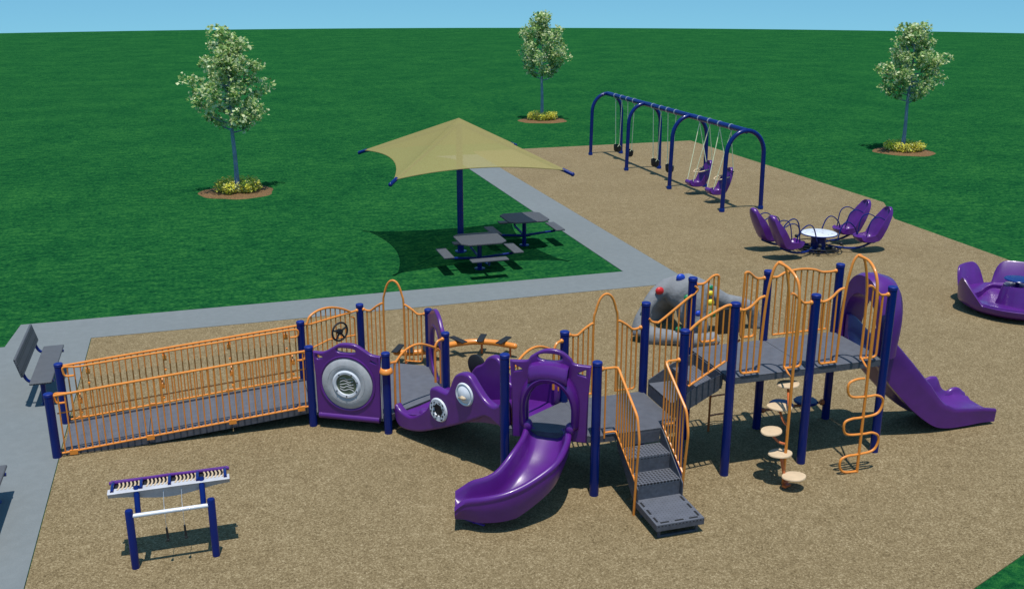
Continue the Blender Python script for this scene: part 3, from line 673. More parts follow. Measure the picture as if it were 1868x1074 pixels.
def slide_one():
    n_ = R(240); d = R(-30)
    hood_panel(P['A'], d, n_, ZC, 'slide_hood', .22)
    outer = catmull([(-2.246, .294, .97), (-2.415, -.085, .90), (-2.701, -.441, .82), (-3.093, -.582, .68), (-3.416, -.625, .60), (-3.686, -.548, .53), (-3.894, -.40, .45), (-4.018, -.366, .35)], 6)
    inner = catmull([(-2.762, .528, .97), (-2.914, .25, .90), (-3.152, -.0, .80), (-3.36, -.10, .65), (-3.514, -.10, .57), (-3.697, -.033, .50), (-3.805, .01, .42), (-3.904, .05, .34)], 6)
    rows = []
    n = len(outer)
    depth = [(0, .12), (.2, .29), (.5, .37), (.75, .29), (.9, .19), (1, .12)]
    for i in range(n):
        t = i / (n - 1); a, b = inner[i], outer[i]; w = (b - a); L_ = w.length; e = Vector((w.x, w.y, 0)).normalized(); dp = interp(depth, t); base = min(a.z, b.z) - dp
        q = lambda fr, z, off=0.0: Vector((a.x + (b.x - a.x) * fr + e.x * off, a.y + (b.y - a.y) * fr + e.y * off, z))
        za, zb_ = a.z, b.z
        ring = [q(0, base - .04, .03), q(0, za - dp * .5, -.03), q(0, za - .03, -.04), q(0, za, -.025), q(0, za + .012, 0), q(0, za, .028), q(0, za - .04, .045), q(0, za - dp * .55, .06), q(0, base + .045, .09), q(0, base + .008, .15),
                q(.5, base, 0), q(1, base + .008, -.15), q(1, base + .045, -.09), q(1, zb_ - dp * .5, -.075), q(1, zb_ - .075, -.07), q(1, zb_ - .055, -.05), q(1, zb_ - .02, -.045), q(1, zb_, -.028), q(1, zb_ + .012, 0), q(1, zb_, .028), q(1, zb_ - .03, .045), q(1, zb_ - .06, .03), q(1, zb_ - .10, .035), q(1, zb_ - dp * .6, .03), q(1, base - .04, -.03), q(.5, base - .05, 0)]
        rows.append(ring)
    mb = MB(); mb.grid(rows, closed_u=True, cap=True); o = mb.build('curved_slide', 'purple', play, angle=60)
    lg = MB(); lg.tube([(-3.72, -.22, 0), (-3.72, -.22, .28)], .03, 10); lg.tube([(-3.82, -.10, .012), (-3.62, -.34, .012)], .02); lg.build('slide_leg', 'purple_dark', o)
slide_one()
def slide_two():
    tunnel_hood(P['T3'], Vector((0, -1, 0)), X, ZT)
    bed = [(2.50, 1.40), (2.62, 1.37), (2.85, 1.16), (3.2, .82), (3.55, .50), (3.8, .32), (4.05, .25), (4.35, .23), (4.65, .22), (4.90, .19)]
    wal = [(2.50, .44), (2.85, .44), (3.2, .42), (3.6, .36), (3.9, .20), (4.1, .13), (4.6, .09), (4.9, .07)]
    far_ = [(2.50, .44), (3.2, .42), (3.55, .36), (3.8, .28), (3.95, .27), (4.05, .33), (4.2, .38), (4.32, .37), (4.42, .16), (4.55, .09), (4.66, .15), (4.78, .15), (4.86, .09), (4.9, .07)]
    ski = [(2.50, .10), (2.85, .24), (3.3, .26), (3.9, .20), (4.4, .17), (4.9, .13)]
    C_ = catmull([(x, .6225, z) for x, z in bed], 6)
    sv = [Vector((0, 1, 0))] * len(C_)
    o = sweep_slide('straight_slide', C_, sv, [.66] * len(C_), [(interp(wal, c.x), interp(far_, c.x)) for c in C_], [interp(ski, c.x) for c in C_], play)
    lg = MB(); lg.box((4.62, .6225, .04), (.16, .5, .08)); lg.build('slide_foot', 'purple_dark', o, bevel=.01)
slide_two()
# ------------------------------------------------------------------ climbing rock
def rock():
    root = thing('climbing_rock', 'grey climbing rock with coloured hand holds behind the raised decks', 'climbing rock', (2.3, 5.5, 0))
    mb = MB()
    def blob(x, y, z, rx, ry, rz): mb.ball((x, y, z), 1, 20, 12, (rx, ry, rz))
    def limb(pts, rad): 
        p = catmull(pts, 5); mb.tube(p, [interp(rad, i / (len(p) - 1)) for i in range(len(p))], 16)
    limb([(1.16, 5.45, .12), (1.20, 5.50, .42), (1.36, 5.56, .70), (1.62, 5.64, .92), (1.95, 5.70, .98), (2.3, 5.7, .95)], [(0, .21), (.3, .13), (.6, .15), (1, .26)])
    blob(2.12, 5.58, .86, .42, .28, .33); blob(2.22, 5.42, .58, .34, .20, .40); blob(2.28, 5.32, .2, .28, .17, .3)
    limb([(2.3, 5.6, .95), (2.65, 5.55, .80), (3.0, 5.5, .62), (3.3, 5.5, .56), (3.6, 5.5, .38), (3.72, 5.5, .0)], [(0, .24), (.35, .16), (.8, .13), (1, .15)])
    limb([(1.2, 5.42, .10), (1.6, 5.15, .14), (2.0, 4.88, .12), (2.5, 4.85, .1)], [(0, .22), (.5, .13), (1, .16)])
    limb([(2.0, 5.9, .8), (2.1, 6.4, .4), (2.1, 6.6, .0)], [(0, .25), (1, .28)])
    o = mb.build('rock_body', 'rock', root)
    md = o.modifiers.new('remesh', 'REMESH'); md.mode = 'VOXEL'; md.voxel_size = .035; md.use_smooth_shade = True
    sm = o.modifiers.new('smooth', 'SMOOTH'); sm.factor = .5; sm.iterations = 14
    ct = bpy.data.textures.new('lumps', 'CLOUDS'); ct.noise_scale = .35
    dp = o.modifiers.new('lumps', 'DISPLACE'); dp.texture = ct; dp.strength = .03; dp.mid_level = .5
    for (x, y, z, c, r) in ((1.17, 5.38, .78, 'yellow', .05), (1.53, 5.45, 1.0, 'red', .075), (2.0, 5.52, 1.20, 'blue', .08), (2.02, 5.22, .88, 'green', .07), (2.18, 5.05, .60, 'blue', .06), (2.60, 5.40, .98, 'green', .05), (2.55, 5.30, .90, 'yellow', .05), (2.52, 5.22, .74, 'yellow', .065), (2.50, 5.08, .55, 'green', .07), (2.12, 4.92, .44, 'green', .06), (3.02, 5.46, .74, 'blue', .04), (3.30, 5.46, .62, 'blue', .07), (1.75, 5.02, .34, 'green', .05)):
        h = MB(); r *= 1.15; h.ball((x, y + .02, z - .015), r * 1.1, 12, 6, (.95, .55, .8)); h.ball((x + r * .3, y + .01, z - r * .3 - .01), r * .7, 10, 5, (1, .6, .7)); h.build('hand_hold', 'hold_' + c, root)
    q = MB(); q.box((3.02, 5.33, .27), (.50, .05, .54)); q.build('hollow_shade_panel', 'black', root, bevel=.02)  # black panel added to stand for the shade in the hollow
rock()
# ------------------------------------------------------------------ balance beam
def beam():
    root = thing('balance_beam', 'curved orange balance beam with black stepping pads, low behind the ramp platform', 'balance beam', (-2.4, 5.7, 0))
    pts = catmull([(-1.46, 5.28, .24), (-1.77, 5.58, .24), (-2.15, 5.74, .24), (-2.6, 5.70, .24), (-3.0, 5.52, .24), (-3.3, 5.5, .24), (-3.62, 5.62, .24)], 8)
    mb = MB(); mb.tube(pts, .056, 14); mb.ball(pts[0], .056); mb.ball(pts[-1], .056); mb.build('beam_tube', 'orange', root)
    for (x, y) in ((-1.52, 5.36), (-1.98, 5.68), (-2.9, 5.56), (-3.45, 5.54)):
        q = MB(); q.tube([(x, y, 0), (x, y, .22)], .022, 8); q.build('beam_leg', 'rust', root)
    for (x, y, a) in ((-1.62, 5.45, 45), (-1.98, 5.69, 62), (-2.42, 5.73, 112), (-2.85, 5.60, 120), (-3.10, 5.50, 92), (-3.36, 5.52, 75), (-3.58, 5.60, 60)):
        q = MB(); q.box((x, y, .318), (.42, .12, .022), a); q.box((x, y, .298), (.10, .10, .03), a); q.build('foot_pad', 'black', root, bevel=.006)
beam()
# ------------------------------------------------------------------ music station
def music():
    root = thing('music_station', 'freestanding chime panel on two blue posts with two hanging black mallets', 'music panel', (-7.4, 0.1, 0))
    for x in (-7.855, -6.93):
        mb = MB(); mb.lathe([(.046, 0), (.046, .77), (.04, .783), (.02, .79), (0, .791)], (x, -.045, 0), 20); mb.build('post', 'blue', root)
    mb = MB(); mb.tube([(-7.82, -.045, .70), (-6.96, -.045, .70)], .026, 12); mb.build('crossbar', 'white', root)
    for x in (-7.76, -7.02):
        mb = MB(); mb.tube([(x, -.0, .66), (x, .10, .90), (x, .16, .98)], .034, 12); mb.build('bracket_arm', 'blue', root)
    # front board: thick bulging lip
    rows = []
    for i in range(25):
        t = i / 24; x = -8.08 + 1.385 * t; b = math.sin(math.pi * t) ** 2
        zt = .957; k = .035 + .10 * b
        rows.append([(x, .10, zt), (x, .085, zt - .01), (x, .10 - .0 * k, zt - .03), (x, .13, zt - .05 - k * .8), (x, .20, zt - .06 - k * .8), (x, .20, zt)])
    mb = MB(); mb.grid(rows, closed_u=True, cap=True); mb.build('front_board', 'pale', root)
    # sloping chime tray behind it
    tr = MB(); tr.extrude((-7.39, 0, 0), Y, Z, X, [(.12, .90), (.12, .945), (.40, .915), (.42, .88), (.3, .87)], 1.30); tr.build('chime_tray', 'black', root)
    for i in range(4):
        for j in range(6):
            x = -7.98 + i * .325 + j * .044 + .02
            q = MB(); q.tube(catmull([(x - .012, .15, .955), (x + .010, .24, .962), (x - .004, .37, .935)], 3), .011, 8); q.build('chime', 'beige', root)
    for i in range(5):
        x = -8.03 + i * .322
        q = MB(); q.tube([(x, .115, .965), (x, .26, .975), (x, .39, .94)], .02, 8); q.build('divider', 'blue', root)
    tp = MB(); tp.tube([(-8.08, .40, .935), (-7.4, .40, .95), (-6.69, .40, .935)], .022, 8); tp.box((-7.385, .44, .92), (1.36, .08, .02)); tp.build('top_rail', 'purple', root)
    for x in (-7.46, -7.256):
        q = MB(); q.tube(catmull([(x, .12, .92), (x - .005, .0, .75), (x, -.07, .68), (x, -.07, .5)], 6), .0035, 5); c_ = q.build('mallet_cord', 'steel', root)
        q = MB(); q.tube([(x, -.07, .5), (x + .004, -.07, .34)], .013, 8); q.ball((x + .004, -.07, .335), .02); q.build('mallet', 'black', c_)
music()
# ------------------------------------------------------------------ swings
def arch_pts(x0, x1, y, zt, h):
    c = (x0 + x1) / 2; r = (x1 - x0) / 2; pts = [(x0 - .03, y, 0), (x0, y, h)]
    for i in range(1, 16):
        a = math.pi - math.pi * i / 16; pts.append((c + r * math.cos(a), y, h + (zt - h) * math.sin(a)))
    return pts + [(x1, y, h), (x1 + .03, y, 0)]
sw = thing('swing_frame', 'long blue swing frame of four arched legs and a top beam', 'swing frame', (8.87, 20.6, 0))
YA = (26.03, 22.43, 18.83, 15.19)
for y in YA:
    mb = MB(); mb.tube(arch_pts(8.24, 9.50, y, 2.43, 1.72), .068, 14); o = mb.build('arch_leg', 'blue', sw)
    c_ = MB()
    for x in (8.21, 9.53): c_.lathe([(.085, 0), (.085, .10), (.07, .12)], (x, y, 0), 14)
    c_.build('footing_collar', 'blue', o)
mb = MB(); mb.tube([(8.87, 26.03, 2.42), (8.87, 15.19, 2.42)], .085, 16); mb.build('top_beam', 'blue', sw)
HY = (25.17, 24.556, 23.996, 23.388, 21.72, 21.08, 20.523, 19.90, 18.176, 17.49, 16.822, 16.105)
for y in HY:
    mb = MB(); mb.lathe([(.088, -.022), (.10, -.022), (.10, .022), (.088, .022)], (8.87, y, 2.42), 18, Matrix.Rotation(math.pi / 2, 3, 'X')); mb.tube([(8.87, y, 2.33), (8.87, y, 2.26)], .018, 8); mb.build('hanger', 'steel', sw)
def bucket_swing(ya, yb, label):
    yc = (ya + yb) / 2; root = thing('bucket_swing', label, 'swing', (8.87, yc, .35), 'black bucket swings')
    mb = MB(); seg = 20; rows = []
    # bucket: shell with leg openings, sagging between two side lobes
    for (r, z) in ((.02, .02), (.10, .0), (.15, .05), (.165, .13), (.17, .20), (.16, .20), (.15, .13), (.13, .06), (.08, .02), (.01, .03)):
        rows.append([Vector((8.87 + r * .85 * math.cos(2 * math.pi * k / seg), yc + r * 1.15 * math.sin(2 * math.pi * k / seg), .30 + z + (.07 * abs(math.sin(2 * math.pi * k / seg)) if z > .1 else 0))) for k in range(seg)])
    mb.grid(rows, closed_u=True); mb.build('seat', 'black', root)
    for y0, sg in ((ya, 1), (yb, -1)):
        c_ = MB(); e = yc + sg * .19; c_.tube([(8.87, y0, 2.28), (8.87, e, .60)], .013, 6); c_.tube([(8.87, e, .60), (8.80, e, .52)], .008, 5); c_.tube([(8.87, e, .60), (8.94, e, .52)], .008, 5)
        c_.build('chain', 'chain', root)
for i, lb in enumerate(('black bucket swing at the far end of the swing frame', 'black bucket swing nearest the second arch, in the far bay', 'black bucket swing beside the second arch, in the middle bay', 'black bucket swing nearest the third arch, in the middle bay')):
    bucket_swing(HY[2 * i], HY[2 * i + 1], lb)
def chair_mesh(root, c, fwd, tilt, sc_=1.0, m='purple'):
    """moulded high-back seat facing fwd: pan, tall shaped back and a calf rest"""
    side = Vector((-fwd.y, fwd.x, 0)); f = lambda u, w, z: c + (fwd * u + side * w + Z * z) * sc_
    # centre line from foot to head
    line = catmull([(.42, 0, .12), (.36, 0, .03), (.22, 0, .0), (.02, 0, .0), (-.09, 0, .05), (-.18 - tilt * .2, 0, .25), (-.27 - tilt * .5, 0, .48), (-.33 - tilt * .8, 0, .70), (-.33 - tilt, 0, .82)], 4)
    n = len(line); rows = []
    for i, p in enumerate(line):
        t = i / (n - 1); w = interp([(0, .19), (.2, .23), (.45, .235), (.65, .25), (.82, .20), (.93, .14), (1, .05)], t); d = interp([(0, .05), (.3, .12), (.5, .16), (.72, .14), (.86, .06), (1, .03)], t)
        q = line[min(i + 1, n - 1)] - line[max(i - 1, 0)]; nn = Vector((q.z, 0, -q.x)).normalized()       # towards the sitter
        nn = Vector((nn.x, 0, nn.z)); nn = nn if (nn.z > 0 or nn.x > 0) else -nn
        row = []
        for k, (ww, dd) in enumerate(((-1, d), (-.93, d * 1.05), (-.7, .03), (-.35, .0), (0, .0), (.35, .0), (.7, .03), (.93, d * 1.05), (1, d), (1.02, -.04), (.6, -.075), (0, -.085), (-.6, -.075), (-1.02, -.04))):
            row.append(f(p.x + nn.x * dd, w * ww, p.z + nn.z * dd))
        rows.append(row)
    mb = MB(); mb.grid(rows, closed_u=True, cap=True); return mb.build('seat_shell', m, root, angle=60)
def chair_swing(ya, yb, label):
    yc = (ya + yb) / 2; root = thing('chair_swing', label, 'swing', (8.87, yc, .3), 'purple high-back swings')
    o = chair_mesh(root, Vector((8.80, yc, .34)), Vector((-1, 0, 0)), .02, .92)
    ft = MB(); ft.tube([(8.42, yc - .15, .42), (8.42, yc + .15, .42)], .07, 12); ft.build('foot_roll', 'purple', o)
    hr = MB(); hr.tube(catmull([(9.13, yc - .16, .86), (8.75, yc - .20, .78), (8.60, yc, .74), (8.75, yc + .20, .78), (9.13, yc + .16, .86)], 6), .02, 8); hr.build('lap_bar', 'strap', o)
    sb = MB(); sb.tube([(9.12, yc - .24, 1.0), (9.12, yc + .24, 1.0)], .018, 8); sb.build('spreader_bar', 'black', o)
    for y0, sg in ((ya, 1), (yb, -1)):
        c_ = MB(); c_.tube([(8.87, y0, 2.28), (9.12, yc + sg * .22, 1.0)], .012, 6); c_.tube([(8.87, y0, 2.28), (8.47, yc + sg * .20, .48)], .012, 6); c_.build('chain', 'chain', root)
chair_swing(HY[8], HY[9], 'purple high-back swing seat nearest the third arch'); chair_swing(HY[10], HY[11], 'purple high-back swing seat beside the nearest arch of the frame')
# ------------------------------------------------------------------ four-seat spinner
def spinner():
    C0 = Vector((8.36, 10.36, 0)); root = thing('seat_spinner', 'four-seat spinner with purple high-back seats around a round white table', 'spinner', C0)
    mb = MB(); mb.lathe([(.24, 0), (.22, .05), (.19, .10), (.19, .40), (.22, .44)], C0, 24); mb.build('pedestal', 'blue', root)
    mb = MB(); mb.lathe([(.42, .45), (.45, .455), (.45, .485), (.43, .492), (.0, .492)], C0, 40); t_ = mb.build('table_top', 'white', root)
    mk = MB(); rnd = random.Random(4)
    for i in range(16):
        a = rnd.uniform(0, 6.28); r = rnd.uniform(.08, .36); c_ = C0 + Vector((r * math.cos(a), r * math.sin(a), .494)); q = rnd.uniform(.015, .04)
        mk.tube([c_ + Vector((q * math.cos(k * .7), q * .7 * math.sin(k * .7), 0)) for k in range(rnd.randint(4, 9))], .005, 4)
    mk.build('table_graphics', 'tyre', t_)
    rim = MB(); rim.tube([C0 + Vector((.455 * math.cos(a), .455 * math.sin(a), .47)) for a in [2 * math.pi * i / 40 for i in range(40)]], .016, 8, closed=True); rim.build('table_rim', 'blue', t_)
    for sx_, sy_ in ((-1, 1), (-1, -1), (1, 1), (1, -1)):
        fw = Vector((-sx_, 0, 0)); base = C0 + Vector((sx_ * 1.27, sy_ * .45, .35))
        o = chair_mesh(root, base, fw, .10, .98); o.name = 'seat'
        fr = MB(); fr.tube(catmull([C0 + Vector((sx_ * .2, sy_ * .12, .16)), C0 + Vector((sx_ * .6, sy_ * .40, .13)), C0 + Vector((sx_ * 1.0, sy_ * .45, .15)), base + Vector((sx_ * .1, 0, -.06))], 6), .03, 8)
        fr.tube(catmull([base + Vector((-sx_ * .42, -.14, .04)), base + Vector((-sx_ * .1, -.2, -.06)), base + Vector((sx_ * .12, 0, -.06)), base + Vector((-sx_ * .1, .2, -.06)), base + Vector((-sx_ * .42, .14, .04))], 5), .016, 6)
        fr.build('seat_arm', 'blue', root)
        b = base
        hp = MB(); hp.tube(catmull([b + Vector((sx_ * .22, -.20, .50)), b + Vector((-sx_ * .02, -.20, .60)), b + Vector((-sx_ * .22, -.20, .50)), b + Vector((-sx_ * .30, -.18, .10))], 6), .014, 6); hp.build('armrest', 'blue', o)
        hp = MB(); hp.tube(catmull([b + Vector((sx_ * .22, .20, .50)), b + Vector((-sx_ * .02, .20, .60)), b + Vector((-sx_ * .22, .20, .50)), b + Vector((-sx_ * .30, .18, .10))], 6), .014, 6)
        hp.build('armrest', 'blue', o)
        gr = MB(); e = C0 + Vector((sx_ * .50, sy_ * .30, .42))
        gr.tube(catmull([C0 + Vector((sx_ * .30, sy_ * .38, .36)), C0 + Vector((sx_ * .42, sy_ * .36, .72)), C0 + Vector((sx_ * .60, sy_ * .36, .80)), C0 + Vector((sx_ * .82, sy_ * .36, .62)), C0 + Vector((sx_ * .92, sy_ * .38, .30))], 6), .016, 6)
        gr.build('grab_hoop', 'blue', root)
    fr = MB()
    for a in (0, 45, 90, 135): fr.tube([C0 + R(a) * .5 + Z * .06, C0 - R(a) * .5 + Z * .06], .02, 6)
    for r_, z_ in ((.52, .07), (.62, .17)): fr.tube([C0 + Vector((r_ * math.cos(a), r_ * math.sin(a), z_)) for a in [2 * math.pi * i / 28 for i in range(28)]], .014, 6, closed=True)
    for a in (60, 120, 240, 300): fr.ball(C0 + R(a) * .42 + Z * .13, .07, 10, 6); fr.ball(C0 + R(a) * .62 + Z * .30, .05, 8, 5)
    fr.build('base_frame', 'black', root)
spinner()
# ------------------------------------------------------------------ merry-go-round
def carousel():
    C0 = Vector((9.55, 4.88, 0)); root = thing('merry_go_round', 'purple bowl-shaped merry-go-round with upright seat backs at the right edge', 'merry-go-round', C0)
    seg = 144; R0 = 1.12
    def rim(a):       # height of the shell above the ground at its edge, four backs with deep gaps
        a = a % 360; h = 0
        for q, wd, ht, pw in ((168, 26, .50, 1.15), (108, 25, .50, 5), (48, 25, .50, 5), (348, 27, .46, 1.3)):
            k = abs((a - q + 180) % 360 - 180)
            if k < wd: h = max(h, ht * (1 - (k / wd) ** pw))
        return .27 + h
    rows = []
    for i in range(seg):
        a = 360 * i / seg; z = rim(a); zl = z - .27; u = R(a)
        row = [u * .20 + Z * .13, u * .75 + Z * .14, u * .98 + Z * .20, u * 1.06 + Z * .30, u * (1.075 + zl * .22) + Z * (z - .015), u * (1.10 + zl * .22) + Z * z, u * (1.125 + zl * .22) + Z * (z - .015), u * (1.13 + .0 * zl) + Z * .27, u * 1.12 + Z * .17, u * 1.0 + Z * .09, u * .7 + Z * .06, u * .20 + Z * .06]
        rows.append([C0 + p for p in row])
    rows.append(rows[0]); mb = MB(); mb.grid(rows); mb.build('bowl', 'purple', root, angle=60)
    se = MB()
    rr = []
    for i in range(73):
        u = R(i * 5); k = .5 + .5 * math.cos(math.radians(4 * (i * 5 - 28))); w = .10 + .26 * max(0, k) ** .6
        rr.append([C0 + u * (1.07 - w) + Z * .14, C0 + u * (1.07 - w) + Z * .27, C0 + u * (1.09 - w + .03) + Z * .295, C0 + u * 1.06 + Z * .295])
    se.grid(rr); se.build('bench_ring', 'purple', root)
    hb = MB(); hb.lathe([(.38, .12), (.34, .22), (.30, .45), (.26, .56), (0, .58)], C0, 30); hb.build('hub', 'purple', root)
    tb = MB(); tb.lathe([(.04, .56), (.04, .66), (.10, .665), (.26, .665), (.275, .68), (.26, .695), (0, .70)], C0, 30); tb.build('hand_wheel', 'blue', root)
    ft = MB(); ft.lathe([(.5, 0), (.5, .02), (.2, .04), (.2, .10)], C0, 24); ft.build('base_plate', 'black', root)
carousel()
# ------------------------------------------------------------------ shade umbrella
def umbrella():
    C0 = Vector((-.50, 13.02, 0)); root = thing('shade_umbrella', 'tan square shade umbrella on a single blue pole over two picnic tables', 'umbrella', C0)
    mb = MB(); mb.lathe([(.15, 0), (.15, .03), (.082, .035), (.082, 3.24), (.05, 3.30)], C0, 20); mb.build('pole', 'blue', root)
    cs = [Vector((-2.55, 11.02, 2.36)), Vector((1.63, 10.98, 2.36)), Vector((1.65, 15.38, 2.36)), Vector((-2.53, 15.42, 2.36))]; ap = Vector((-.47, 13.14, 3.42))
    mb = MB(); n = 14
    for i in range(4):
        a, b = cs[i], cs[(i + 1) % 4]; rows = []
        mid = (a + b) / 2; inw = (Vector((ap.x, ap.y, 0)) - Vector((mid.x, mid.y, 0))).normalized()
        for j in range(n + 1):
            u = j / n; sag = 4 * u * (1 - u)
            e = a + (b - a) * u + inw * .36 * sag + Z * (.11 * sag * 1.0)
            rows.append([ap + (e - ap) * (k / n) - Z * (.10 * sag * 4 * (k / n) * (1 - k / n)) * .6 for k in range(n + 1)])
        mb.grid(rows)
    cn = mb.build('canopy', 'canopy', root)
    hm = MB()
    for i in range(4):
        a, b = cs[i], cs[(i + 1) % 4]; mid = (a + b) / 2; inw = (Vector((ap.x, ap.y, 0)) - Vector((mid.x, mid.y, 0))).normalized()
        hm.tube([a + (b - a) * u + inw * .36 * 4 * u * (1 - u) + Z * (.11 * 4 * u * (1 - u)) for u in [k / 14 for k in range(15)]], .012, 5)
    hm.build('hem_cable', 'canopy', cn)
    for c_ in cs:
        q = MB(); dr = (c_ - ap).normalized(); q.tube([c_ - dr * .12 - Z * .03, c_ + dr * .16 - Z * .03], .045, 12); q.ball(c_ + dr * .16 - Z * .03, .052); q.build('rafter_end', 'blue', root)
        q = MB(); q.tube([C0 + Z * 3.28, c_ - dr * .1 - Z * .06], .022, 8); q.build('rafter', 'blue', root)
umbrella()
# ------------------------------------------------------------------ picnic tables
def picnic(c, seats, label):
    c = Vector(c); root = thing('picnic_table', label, 'picnic table', c, 'picnic tables under the umbrella')
    h = .56; k = .16
    mb = MB(); mb.prism([(c.x - h + k, c.y - h), (c.x + h - k, c.y - h), (c.x + h, c.y - h + k), (c.x + h, c.y + h - k), (c.x + h - k, c.y + h), (c.x - h + k, c.y + h), (c.x - h, c.y + h - k), (c.x - h, c.y - h + k)], .725, .765)
    mb.build('table_top', 'bench', root, bevel=.012)
    fr = MB(); fr.tube([c, c + Z * .72], .055, 14); fr.lathe([(.13, 0), (.13, .015), (.06, .03)], c, 18)
    for a in (0, 90): fr.tube([c + R(a) * .4 + Z * .71, c - R(a) * .4 + Z * .71], .02)
    for a in seats: fr.tube([c + Z * .27, c + R(a) * .84 + Z * .33], .032, 10); fr.tube([c + R(a) * .84 + Z * .31, c + R(a) * .86 + Z * .44], .03, 10)
    fr.build('frame', 'blue', root)
    for a in seats:
        q = MB(); p_ = c + R(a) * .86 + Z * .45; q.box(p_, (.25, .90, .04), a); q.build('seat', 'bench', root, bevel=.012)
picnic((-.46, 11.33, 0), (0, 90, 180, 270), 'grey mesh picnic table nearest the camera, its front half in sunlight, with four seats')
picnic((1.27, 13.17, 0), (0, 90, 180), 'grey mesh picnic table right next to the path that runs to the swings')
# ------------------------------------------------------------------ benches
def bench(y0, label, x=-9.51):
    root = thing('park_bench', label, 'bench', (-9.6, y0 + .92, 0), 'benches on the concrete')
    yc = y0 + .92; L_ = 1.84
    mb = MB(); mb.box((x, yc, .445), (.34, L_, .04)); mb.build('seat', 'bench', root, bevel=.018, segs=3)
    mb = MB(); t_ = Matrix.Rotation(math.radians(-14), 3, 'Y'); mb.box((x - .29, yc, .74), (.04, L_, .33), 0, t_); mb.build('backrest', 'bench', root, bevel=.015)
    for y in (yc - .72, yc + .72):
        q = MB(); q.tube([(x, y, 0), (x, y, .42)], .04, 12); q.lathe([(.09, 0), (.09, .015), (.04, .02)], (x, y, 0), 14); q.tube([(x + .18, y, .41), (x - .16, y, .41)], .026, 8)
        q.tube(catmull([(x - .10, y, .41), (x - .20, y, .44), (x - .26, y, .55), (x - .34, y, .86)], 5), .026, 8); q.build('leg', 'blue', root)
bench(5.36, 'grey mesh bench with blue legs beside the foot of the ramp'); bench(.52, 'grey mesh bench mostly cut off by the left edge, nearest the camera', -9.72)
# ------------------------------------------------------------------ trees and flower beds
def leaves(mb, centre, rad, n, size, rnd, mats, flat=.8, up=.35):
    for _ in range(n):
        while True:
            p = Vector((rnd.uniform(-1, 1), rnd.uniform(-1, 1), rnd.uniform(-1, 1)))
            if p.length < 1: break
        p = p * (0.45 + 0.55 * rnd.random()) / max(p.length, .3) * min(1, p.length + .35)
        c = centre + Vector((p.x * rad, p.y * rad, p.z * rad * flat)); l = size * rnd.uniform(.6, 1.3); w = l * .42
        d = Vector((rnd.gauss(0, 1), rnd.gauss(0, 1), rnd.gauss(-.3, .7))).normalized(); nn = Vector((rnd.gauss(0, .6), rnd.gauss(0, .6), rnd.gauss(up * 2, .5))).normalized()
        sd_ = d.cross(nn)
        if sd_.length < .1: continue
        sd_.normalize(); nn = sd_.cross(d)
        mb.mi = rnd.choices(range(len(mats)), mats)[0]
        a = c - d * l / 2; b = c + d * l / 2; m1 = c + sd_ * w + nn * w * .35 - d * l * .05; m2 = c - sd_ * w + nn * w * .35 - d * l * .05
        mb.add([a, m1, b, m2], [(0, 1, 2), (0, 2, 3)])
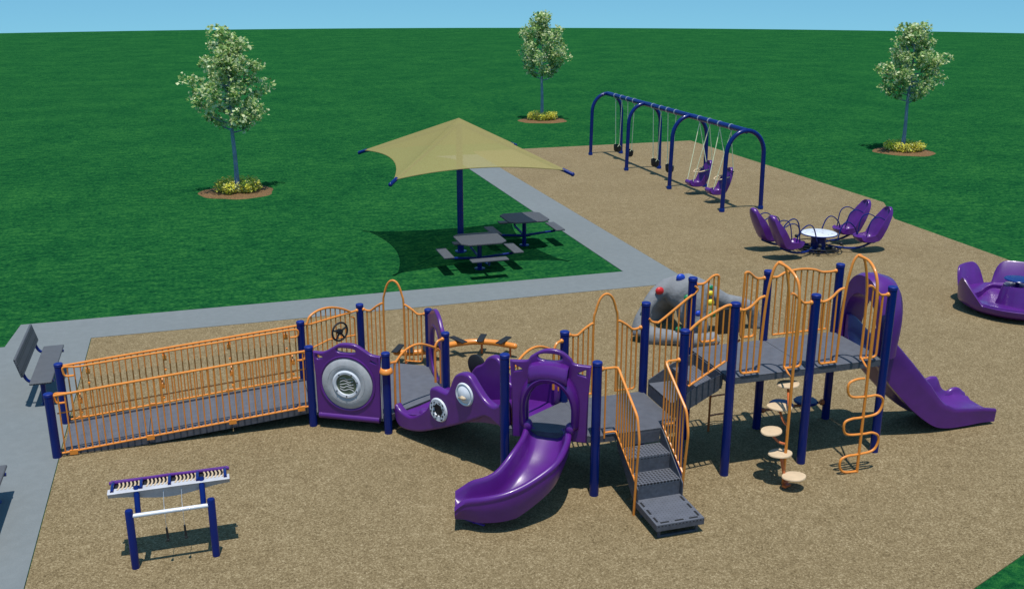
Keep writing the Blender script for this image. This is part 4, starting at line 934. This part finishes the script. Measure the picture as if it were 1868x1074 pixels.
def tree(x, y, seed, label, lean=0.0, flip=1, hs=1.0):
    rnd = random.Random(seed); root = thing('young_tree', label, 'tree', (x, y, 0), 'young trees on the lawn')
    B = Vector((x, y, 0)); H_ = 5.3 * hs
    tp = catmull([B, B + Vector((.01, 0, 1.0)), B + Vector((-.02, .01, 2.2)), B + Vector((.02, 0, 3.4)), B + Vector((0, 0, H_ - .5))], 6)
    mb = MB(); mb.tube(tp, [interp([(0, .095), (.2, .075), (.45, .06), (1, .015)], i / (len(tp) - 1)) for i in range(len(tp))], 10)
    tips = []
    for i in range(26):
        t = i / 25; z0 = 1.95 + 2.3 * t ** 1.1 * hs; a = i * 137.5 + rnd.uniform(-25, 25)
        reach = interp([(0, 1.05), (.25, 1.5), (.5, 1.2), (.75, .85), (1, .35)], t) * rnd.uniform(.62, .92)
        s0 = B + Z * z0; e = s0 + R(a) * reach + Z * (reach * .42 + rnd.uniform(.0, .35) + t * .45)
        m_ = s0 + R(a + rnd.uniform(-12, 12)) * reach * .5 + Z * reach * .16
        mb.tube(catmull([s0, m_, e], 4), [.028, .026, .024, .021, .018, .015, .012, .009, .006], 6); tips += [(e, .36), ((m_ + e) / 2, .30), (m_ + Vector((0, 0, .05)), .20)]
    tips.append((B + Z * (H_ - .22), .30)); tips.append((B + Z * (H_ - .55), .34))
    mb.build('trunk', 'trunk', root, angle=60)
    lf = MB()
    for c, r in tips:
        if rnd.random() < .10: continue
        r *= rnd.uniform(.8, 1.25); leaves(lf, c, r, int(215 * r), .13, rnd, (.40, .42, .18), .75)
    lf.build('crown', ['leafA', 'leafB', 'leafC'], root)
def bed(x, y, seed, label, rx=1.2):
    rnd = random.Random(seed); mb = MB(); seg = 48; rows = []
    edge = [1 + .05 * math.sin(3 * a + seed) + .03 * math.sin(7 * a) for a in [2 * math.pi * i / seg for i in range(seg)]]
    for f_, z in ((0.0, .09), (.4, .08), (.8, .05), (.97, .02), (1.0, .0)): rows.append([(x + rx * f_ * edge[i] * math.cos(2 * math.pi * i / seg), y + rx * f_ * edge[i] * math.sin(2 * math.pi * i / seg), z) for i in range(seg)])
    mb.grid(rows, closed_u=True); tag(mb.build('mulch_bed', 'soil'), kind='structure')
    mb = MB()
    for i in range(15):
        a = 360 * i / 15 + rnd.uniform(-7, 7); c = Vector((x, y, .24)) + R(a) * rnd.uniform(.50, .64); leaves(mb, c, .25, 170, .075, rnd, (.68, .24, .08), .95, 1.4)
    o = mb.build('flower_ring', ['flowA', 'flowB', 'flowC']); tag(o, label, 'flowers', 'yellow flower rings round the trees')
for (x, y, sd_, lt, lfw, hs) in ((-5.66, 22.75, 11, 'young tree on the open lawn at the left, behind the ramp', 'ring of yellow flowers around the left tree, nearest the camera', 1.0),
                             (9.78, 36.7, 23, 'young tree furthest away, beyond the far edge of the play surface', 'ring of yellow flowers around the furthest tree', 1.0),
                             (20.84, 23.2, 37, 'young tree on the lawn at the right, beyond the spinner', 'ring of yellow flowers around the right-hand tree', 1.0)):
    tree(x, y, sd_, lt, hs=hs); bed(x, y - .1, sd_, lfw)
# render defaults
S.render.engine = 'CYCLES'; S.cycles.max_bounces = 6; S.cycles.diffuse_bounces = 3; S.cycles.transparent_max_bounces = 12
S.render.resolution_x = 1024; S.render.resolution_y = 588
